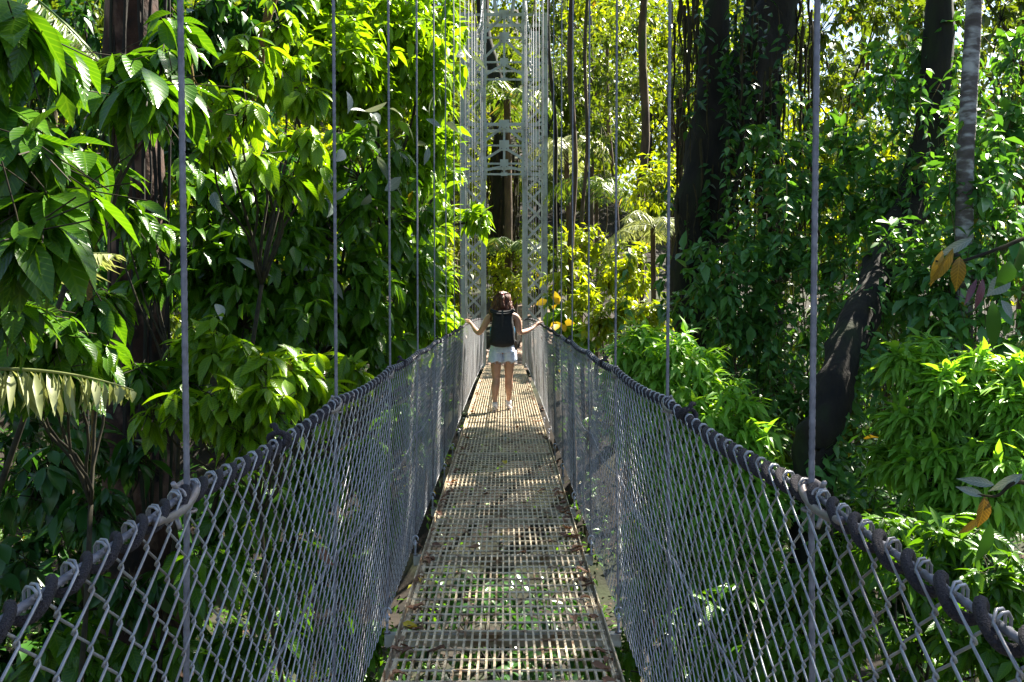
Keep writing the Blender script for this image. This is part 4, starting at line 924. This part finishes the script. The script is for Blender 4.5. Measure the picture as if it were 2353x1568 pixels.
# ------------------------------------------------------------------ the walker
WX, WY = -.02, 13.75; WZ = dz(WY) + .013
M['skin'] = solid('skin', (.40, .22, .15), (.47, .27, .19), 12, .5, 0)
M['hair'] = solid('brown_hair', (.045, .014, .008), (.15, .05, .027), 60, .45, 0, bump=.8, bscale=90, stretch=(1, 1, .25))
M['denim'] = solid('pale_denim', (.50, .60, .80), (.64, .73, .90), 30, .8, 0, bump=.5, bscale=14)
M['pack'] = solid('navy_pack_cloth', (.003, .004, .007), (.009, .010, .015), 30, .75, 0, bump=.4, bscale=12)
M['strap'] = solid('black_webbing', (.004, .004, .005), (.01, .01, .012), 60, .5)
M['shirt'] = solid('tank_top', (.05, .05, .06), (.09, .08, .09), 20, .8)
M['sock'] = solid('white_sock', (.62, .62, .66), (.75, .75, .78), 60, .9, 0, bump=.4, bscale=160)
M['shoe'] = solid('beige_canvas', (.46, .38, .33), (.58, .50, .46), 40, .8, 0)
M['sole'] = solid('shoe_sole', (.42, .38, .34), (.55, .50, .47), 40, .7)
M['tie'] = solid('pink_hair_tie', (.5, .08, .12), (.6, .12, .16), 40, .7)
M['bottle'] = solid('blue_bottle', (.03, .16, .30), (.05, .24, .42), 10, .2)
M['eye'] = solid('eye', (.6, .6, .6), (.7, .7, .7), 10, .2)
per = thing('person', (WX, WY, WZ), 'woman walking away in pale cutoff shorts, hands reaching out to both handrails', 'person')
def skin(name, verts, edges, radii, mat, parent, sub=2, root=0):
    me = bpy.data.meshes.new(name); me.from_pydata([Vector(v) for v in verts], edges, []); o = bpy.data.objects.new(name, me); COL.objects.link(o); o.parent = parent
    sm = o.modifiers.new('skin', 'SKIN'); sm.use_smooth_shade = True
    if not me.skin_vertices: 
        bpy.context.view_layer.update()
    for i, r in enumerate(radii):
        sv = me.skin_vertices[0].data[i]; sv.radius = (r, r) if not isinstance(r, tuple) else r; sv.use_root = (i == root)
    ss = o.modifiers.new('sub', 'SUBSURF'); ss.levels = sub; ss.render_levels = sub
    me.materials.append(M[mat]); return o
V = []; E = []; R_ = []
def vx(p, r, prev=None):
    V.append(p); R_.append(r); i = len(V) - 1
    if prev is not None: E.append((prev, i))
    return i
pel = vx((0, 0, .90), (.150, .10)); 
w1 = vx((0, .0, 1.02), (.118, .085), pel); ch = vx((0, .01, 1.18), (.135, .095), w1); sh = vx((0, .0, 1.30), (.13, .075), ch)
nk = vx((0, .0, 1.385), .052, sh); n2 = vx((0, .012, 1.44), .05, nk)
h1 = vx((0, .02, 1.50), (.072, .085), n2); h2 = vx((0, .02, 1.57), (.078, .095), h1); h3 = vx((0, .015, 1.625), (.055, .07), h2)
for s in (-1, 1):
    L_ = s < 0
    fx = -.105 if L_ else .085; fy = -.10 if L_ else .16; fz = 0
    hp = vx((s * .085, 0, .84), .092, pel); kn = vx((s * .088, fy * .35 + .02, .46), .056, vx((s * .092, fy * .15, .66), .082, hp))
    cf = vx((fx * .5 + s * .045, fy * .55 - .01, .34), .060, kn); an = vx((fx, fy, .11), .031, vx((fx * .8 + s * .02, fy * .8, .2), .038, cf))
    hl = vx((fx, fy - .01, .05), .034, an); vx((fx + s * .012, fy + .13, .035), .03, hl)
    # arm
    a0 = vx((s * .165, 0, 1.322), .058, sh); 
    if L_: pts = [((-.212, .0, 1.265), .052), ((-.255, .03, 1.17), .047), ((-.325, .07, 1.075), .041), ((-.375, .17, 1.115), .039), ((-.43, .31, 1.19), .023), ((-.455, .36, 1.215), (.022, .026))]
    else: pts = [((.215, .0, 1.275), .053), ((.222, .03, 1.18), .048), ((.235, .07, 1.085), .042), ((.32, .18, 1.095), .039), ((.43, .30, 1.145), .023), ((.465, .34, 1.175), (.022, .026))]
    q = a0
    for p, r in pts: q = vx(p, r, q)
    tip = Vector(pts[-1][0]); dr = (tip - Vector(pts[-2][0])).normalized(); acr = Vector((-dr.y, dr.x, 0)).normalized()
    palm_ = vx(tuple(tip + dr * .045), (.016, .034), q)
    for k in range(4):
        o = acr * (.026 - .0175 * k) ; ln = (.062, .072, .068, .052)[k]
        b1 = vx(tuple(tip + dr * .075 + o), .0085, palm_); b2 = vx(tuple(tip + dr * (.075 + ln * .55) + o * 1.25 + Vector((s * .01, 0, .004))), .0078, b1); vx(tuple(tip + dr * (.075 + ln) + o * 1.35 + Vector((s * .016, 0, -.016))), .0066, b2)
    th = vx(tuple(tip + dr * .02 + acr * .038 * 1), .0095, q); vx(tuple(tip + dr * .055 + acr * .056 + Vector((0, 0, -.012))), .008, th)
# nose, chin
vx((0, .125, 1.53), .012, h1)
skin('body', V, E, R_, 'skin', per)
b = MB()
for s in (-1, 1):
    b.tube([(s * .077, .015, 1.50), (s * .088, .005, 1.53), (s * .088, .02, 1.56), (s * .078, .035, 1.55), (s * .078, .03, 1.51)], .009, 6)
b.build('ear', M['skin'], per, loc=(0, 0, 0))
b = MB()
for s in (-1, 1): b.grid(lambda u, v: (s * .033 + .011 * math.cos(u * 2 * PI) * math.sin(v * PI + .001), .108 + .011 * math.sin(u * 2 * PI) * math.sin(v * PI + .001), 1.555 + .011 * math.cos(v * PI)), 10, 8, True)
b.build('eye', M['eye'], per, loc=(0, 0, 0))
b = MB(); b.tube([(-.024, .104, 1.493), (0, .112, 1.490), (.024, .104, 1.493)], .005, 6); b.build('mouth', M['tie'], per, loc=(0, 0, 0))
# hair: skull cap + wavy locks hanging to the shoulder blades
mb = MB()
def cap(u, v):
    a = u * 2 * PI; e = v * PI * .62
    r = .098 + .006 * math.sin(a * 9 + v * 5); x = r * math.cos(a) * math.sin(e + .001); y = .01 + (r * 1.12) * math.sin(a) * math.sin(e + .001)
    z = 1.555 + .108 * math.cos(e)
    if y > .06: z += (y - .06) * .9; y = .06 + (y - .06) * .6
    return (x, y, z)
mb.grid(cap, 40, 14, True)
for i in range(170):
    a = random.uniform(PI * 1.02, PI * 1.98) if i > 20 else random.choice((PI * random.uniform(.93, 1.02), PI * random.uniform(1.98, 2.07)))
    x0 = .088 * math.cos(a); y0 = .012 + .10 * math.sin(a); z0 = random.uniform(1.52, 1.62)
    Lh = random.uniform(.20, .31); k = random.random() * 9
    pts = []
    for j in range(9):
        t = j / 8
        pts.append((x0 * (1 + .80 * t) + .014 * math.sin(t * 9 + k) + (-.015 * t), y0 * (1 + .25 * t) - .012 * t + .012 * math.cos(t * 8 + k), z0 - Lh * t))
    mb.tube(pts, [.009, .012, .0135, .014, .014, .013, .012, .010, .004], 5)
for i in range(18):     # the half ponytail
    k = random.random() * 6
    pts = [(-.005 + random.uniform(-.012, .012) + .02 * t * math.sin(k) + .01 * math.sin(t * 7 + k), -.118 - .04 * math.sin(t * 2.4), 1.605 - .19 * t) for t in np.linspace(0, 1, 7)]
    mb.tube(pts, [.008, .012, .013, .013, .012, .010, .004], 5)
for i in range(22):
    a = PI * (1 + (i + .5) / 22)
    mb.tube([(.085 * math.cos(a), .01 + .09 * math.sin(a) * .6, 1.60 + .03 * math.sin(i)), (.05 * math.cos(a), -.08, 1.64), (0, -.112, 1.605)], [.008, .011, .007], 5)
hair = mb.build('hair', M['hair'], per, loc=(0, 0, 0))
mb = MB(); mb.tube([(.017 * math.cos(a), -.118, 1.605 + .017 * math.sin(a)) for a in np.linspace(0, 2 * PI, 12)], .006, 6, caps=False); mb.build('hair_tie', M['tie'], hair, loc=(0, 0, 0))
# shorts: waistband to two flared legs
mb = MB()
def seat(u, v):
    a = u * 2 * PI; z = .985 - v * .17; wdt = .128 + .052 * v ** .7; dp = .098 + .040 * v ** .6
    y = dp * math.sin(a); 
    if math.sin(a) < 0: y -= .018 * math.sin(v * PI * .9) * abs(math.cos(a) * math.sin(a)) * 2
    return (wdt * math.cos(a) * (1 + .01 * math.sin(a * 14)), y, z)
mb.grid(seat, 40, 12, True)
for s in (-1, 1):
    def leg(u, v):
        a = u * 2 * PI; z = .845 - v * (.155 + .012 * math.sin(a * 5 + s)); cx = s * (.088 + .010 * v)
        r = .094 + .012 * v + .004 * math.sin(a * 7 + v * 4 + s)
        return (cx + r * math.cos(a), (-.10 if s < 0 else .16) * .12 * v + (.125 + .004 * v) * math.sin(a) * .98, z)
    mb.grid(leg, 36, 9, True)
    for i in range(60):      # frayed hem
        a = random.uniform(0, 2 * PI); x, y, z = leg(a / 2 / PI, 1)
        mb.tube([(x, y, z + .012), (x + random.uniform(-.006, .006), y, z - random.uniform(.008, .035))], .0012, 3, caps=False)
sh_ = mb.build('shorts', M['denim'], per, loc=(0, 0, 0)); sm = sh_.modifiers.new('thick', 'SOLIDIFY'); sm.thickness = .003
mb = MB()
def top_(u, v):
    a = u * 2 * PI; z = .97 + v * .37; w = np.interp(v, [0, .2, .6, .9, 1], [.135, .128, .148, .15, .12]); d = np.interp(v, [0, .2, .6, .9, 1], [.10, .092, .112, .09, .075])
    return (w * math.cos(a), .005 + d * math.sin(a), z)
mb.grid(top_, 32, 12, True); mb.build('tank_top', M['shirt'], per, loc=(0, 0, 0))
for s in (-1, 1):
    fx = -.105 if s < 0 else .085; fy = -.10 if s < 0 else .16
    mb = MB(); mb.tube([(fx, fy, .045), (fx, fy, .09), (fx * 1, fy, .135)], [.042, .038, .038], 12); mb.build('sock', M['sock'], per, loc=(0, 0, 0))
    mb = MB(); so = MB()
    def shoe(u, v, k=1, z0=.014, h=.07):
        a = u * 2 * PI; y = -.065 + v * .235; w = np.interp(v, [0, .06, .2, .5, .75, .93, 1], [.006, .028, .036, .036, .044, .032, .004]) * k
        hh = np.interp(v, [0, .06, .25, .5, .75, .93, 1], [.02, .066, .075, .062, .042, .03, .01])
        zz = max(-.0, math.sin(a)) * hh if math.sin(a) > 0 else 0
        return (fx + s * .02 * v + w * math.cos(a), fy + y, z0 + zz)
    mb.grid(shoe, 20, 16, True); sh1 = mb.build('shoe', M['shoe'], per, loc=(0, 0, 0))
    so.grid(lambda u, v: (fx + s * .02 * v + np.interp(v, [0, .06, .2, .5, .75, .93, 1], [.006, .03, .039, .038, .047, .035, .004]) * math.cos(u * 2 * PI), fy - .067 + v * .24, .009 + .009 * math.sin(u * 2 * PI)), 16, 16, True)
    so.build('sole', M['sole'], sh1, loc=(0, 0, 0))
# backpack
bp = thing('backpack', (WX, WY - .17, WZ + .86), 'black roll top backpack worn on the back of the walking woman', 'backpack')
OFF[bp.name] = np.array([0, -.17, .86])
mb = MB()
def pk(u, v):
    a = u * 2 * PI; z = .905 + v * .46; n = 3.2
    w = np.interp(v, [0, .04, .12, .5, .85, 1], [.10, .155, .175, .162, .135, .138]); d = np.interp(v, [0, .05, .15, .5, .85, 1], [.05, .085, .10, .09, .065, .045])
    c, s_ = math.cos(a), math.sin(a); x = w * abs(c) ** (2 / n) * (1 if c > 0 else -1); y = d * abs(s_) ** (2 / n) * (1 if s_ > 0 else -1)
    wr = .006 * noise.noise(Vector((x * 14, z * 14, 1))) 
    return (x, -.19 + y + wr, z + .012 * math.sin(v * PI) * c)
mb.grid(pk, 36, 22, True)
mb.grid(lambda u, v: (lambda q: (q[0] * v, -.19 + (q[1] + .19) * v, q[2] - .012 * (1 - v)))(pk(u, 0)), 36, 5, True)
mb.build('bag_body', M['pack'], bp)
mb = MB()
mb.tube(smooth_pts([(-.165, -.205, 1.405), (-.10, -.215, 1.372), (0, -.22, 1.362), (.10, -.215, 1.372), (.165, -.205, 1.405)], 5), [.016] + [.030] * 19 + [.016], 10)
mb.tube(smooth_pts([(-.15, -.235, 1.375), (-.08, -.25, 1.352), (0, -.255, 1.345), (.08, -.25, 1.352), (.15, -.235, 1.375)], 5), .014, 8)
mb.build('roll_top', M['pack'], bp)
mb = MB(); mb.bar((0, -.268, 1.40), (0, -.29, 1.33), .024, .004); mb.bar((0, -.288, 1.335), (0, -.283, 1.17), .024, .004); mb.box((0, -.292, 1.30), (.018, .006, .016)); mb.build('buckle_strap', M['strap'], bp, smooth=False)
mb = MB()
for s in (-1, 1):
    mb.tube(smooth_pts([(s * .09, -.11, 1.36), (s * .105, -.02, 1.39), (s * .11, .09, 1.33), (s * .12, .11, 1.20), (s * .14, .03, 1.05), (s * .14, -.10, .98)], 5), .013, 6)
mb.build('shoulder_strap', M['strap'], bp)
mb = MB(); mb.tube(smooth_pts([(.16, -.16, 1.0), (.19, -.16, .97), (.20, -.16, .90), (.195, -.16, .86)], 4), .005, 5); mb.build('loose_strap', M['strap'], bp)
mb = MB()
for s in (-1, 1): mb.tube([(s * .150, -.17, 1.02), (s * .150, -.17, 1.15), (s * .150, -.17, 1.16), (s * .150, -.17, 1.18)], [.022, .022, .013, .010], 10)
mb.build('water_bottle', M['bottle'], bp)

# ------------------------------------------------------------------ light
SUN = Vector((.47, .46, .755)).normalized()
sun = bpy.data.lights.new('sun', 'SUN'); so_ = bpy.data.objects.new('sun', sun); COL.objects.link(so_)
sun.energy = 5; sun.angle = math.radians(.5); sun.color = (1, .93, .80)
so_.rotation_euler = SUN.to_track_quat('Z', 'Y').to_euler()
w = bpy.data.worlds.new('World'); SC.world = w; w.use_nodes = True; nt = w.node_tree
sky = nt.nodes.new('ShaderNodeTexSky'); sky.sky_type = 'NISHITA'; sky.sun_disc = False
sky.sun_elevation = math.asin(SUN.z); sky.sun_rotation = math.atan2(SUN.x, SUN.y)
bg = nt.nodes['Background']; bg.inputs[1].default_value = .05; nt.links.new(sky.outputs[0], bg.inputs[0])
SC.view_settings.view_transform = 'Standard'; SC.view_settings.look = 'None'; SC.view_settings.exposure = 2.4; SC.view_settings.gamma = 1
c = SC.cycles; c.max_bounces = 7; c.diffuse_bounces = 2; c.glossy_bounces = 2; c.transmission_bounces = 3; c.use_denoising = True
try: c.denoiser = 'OPENIMAGEDENOISE'
except Exception: pass
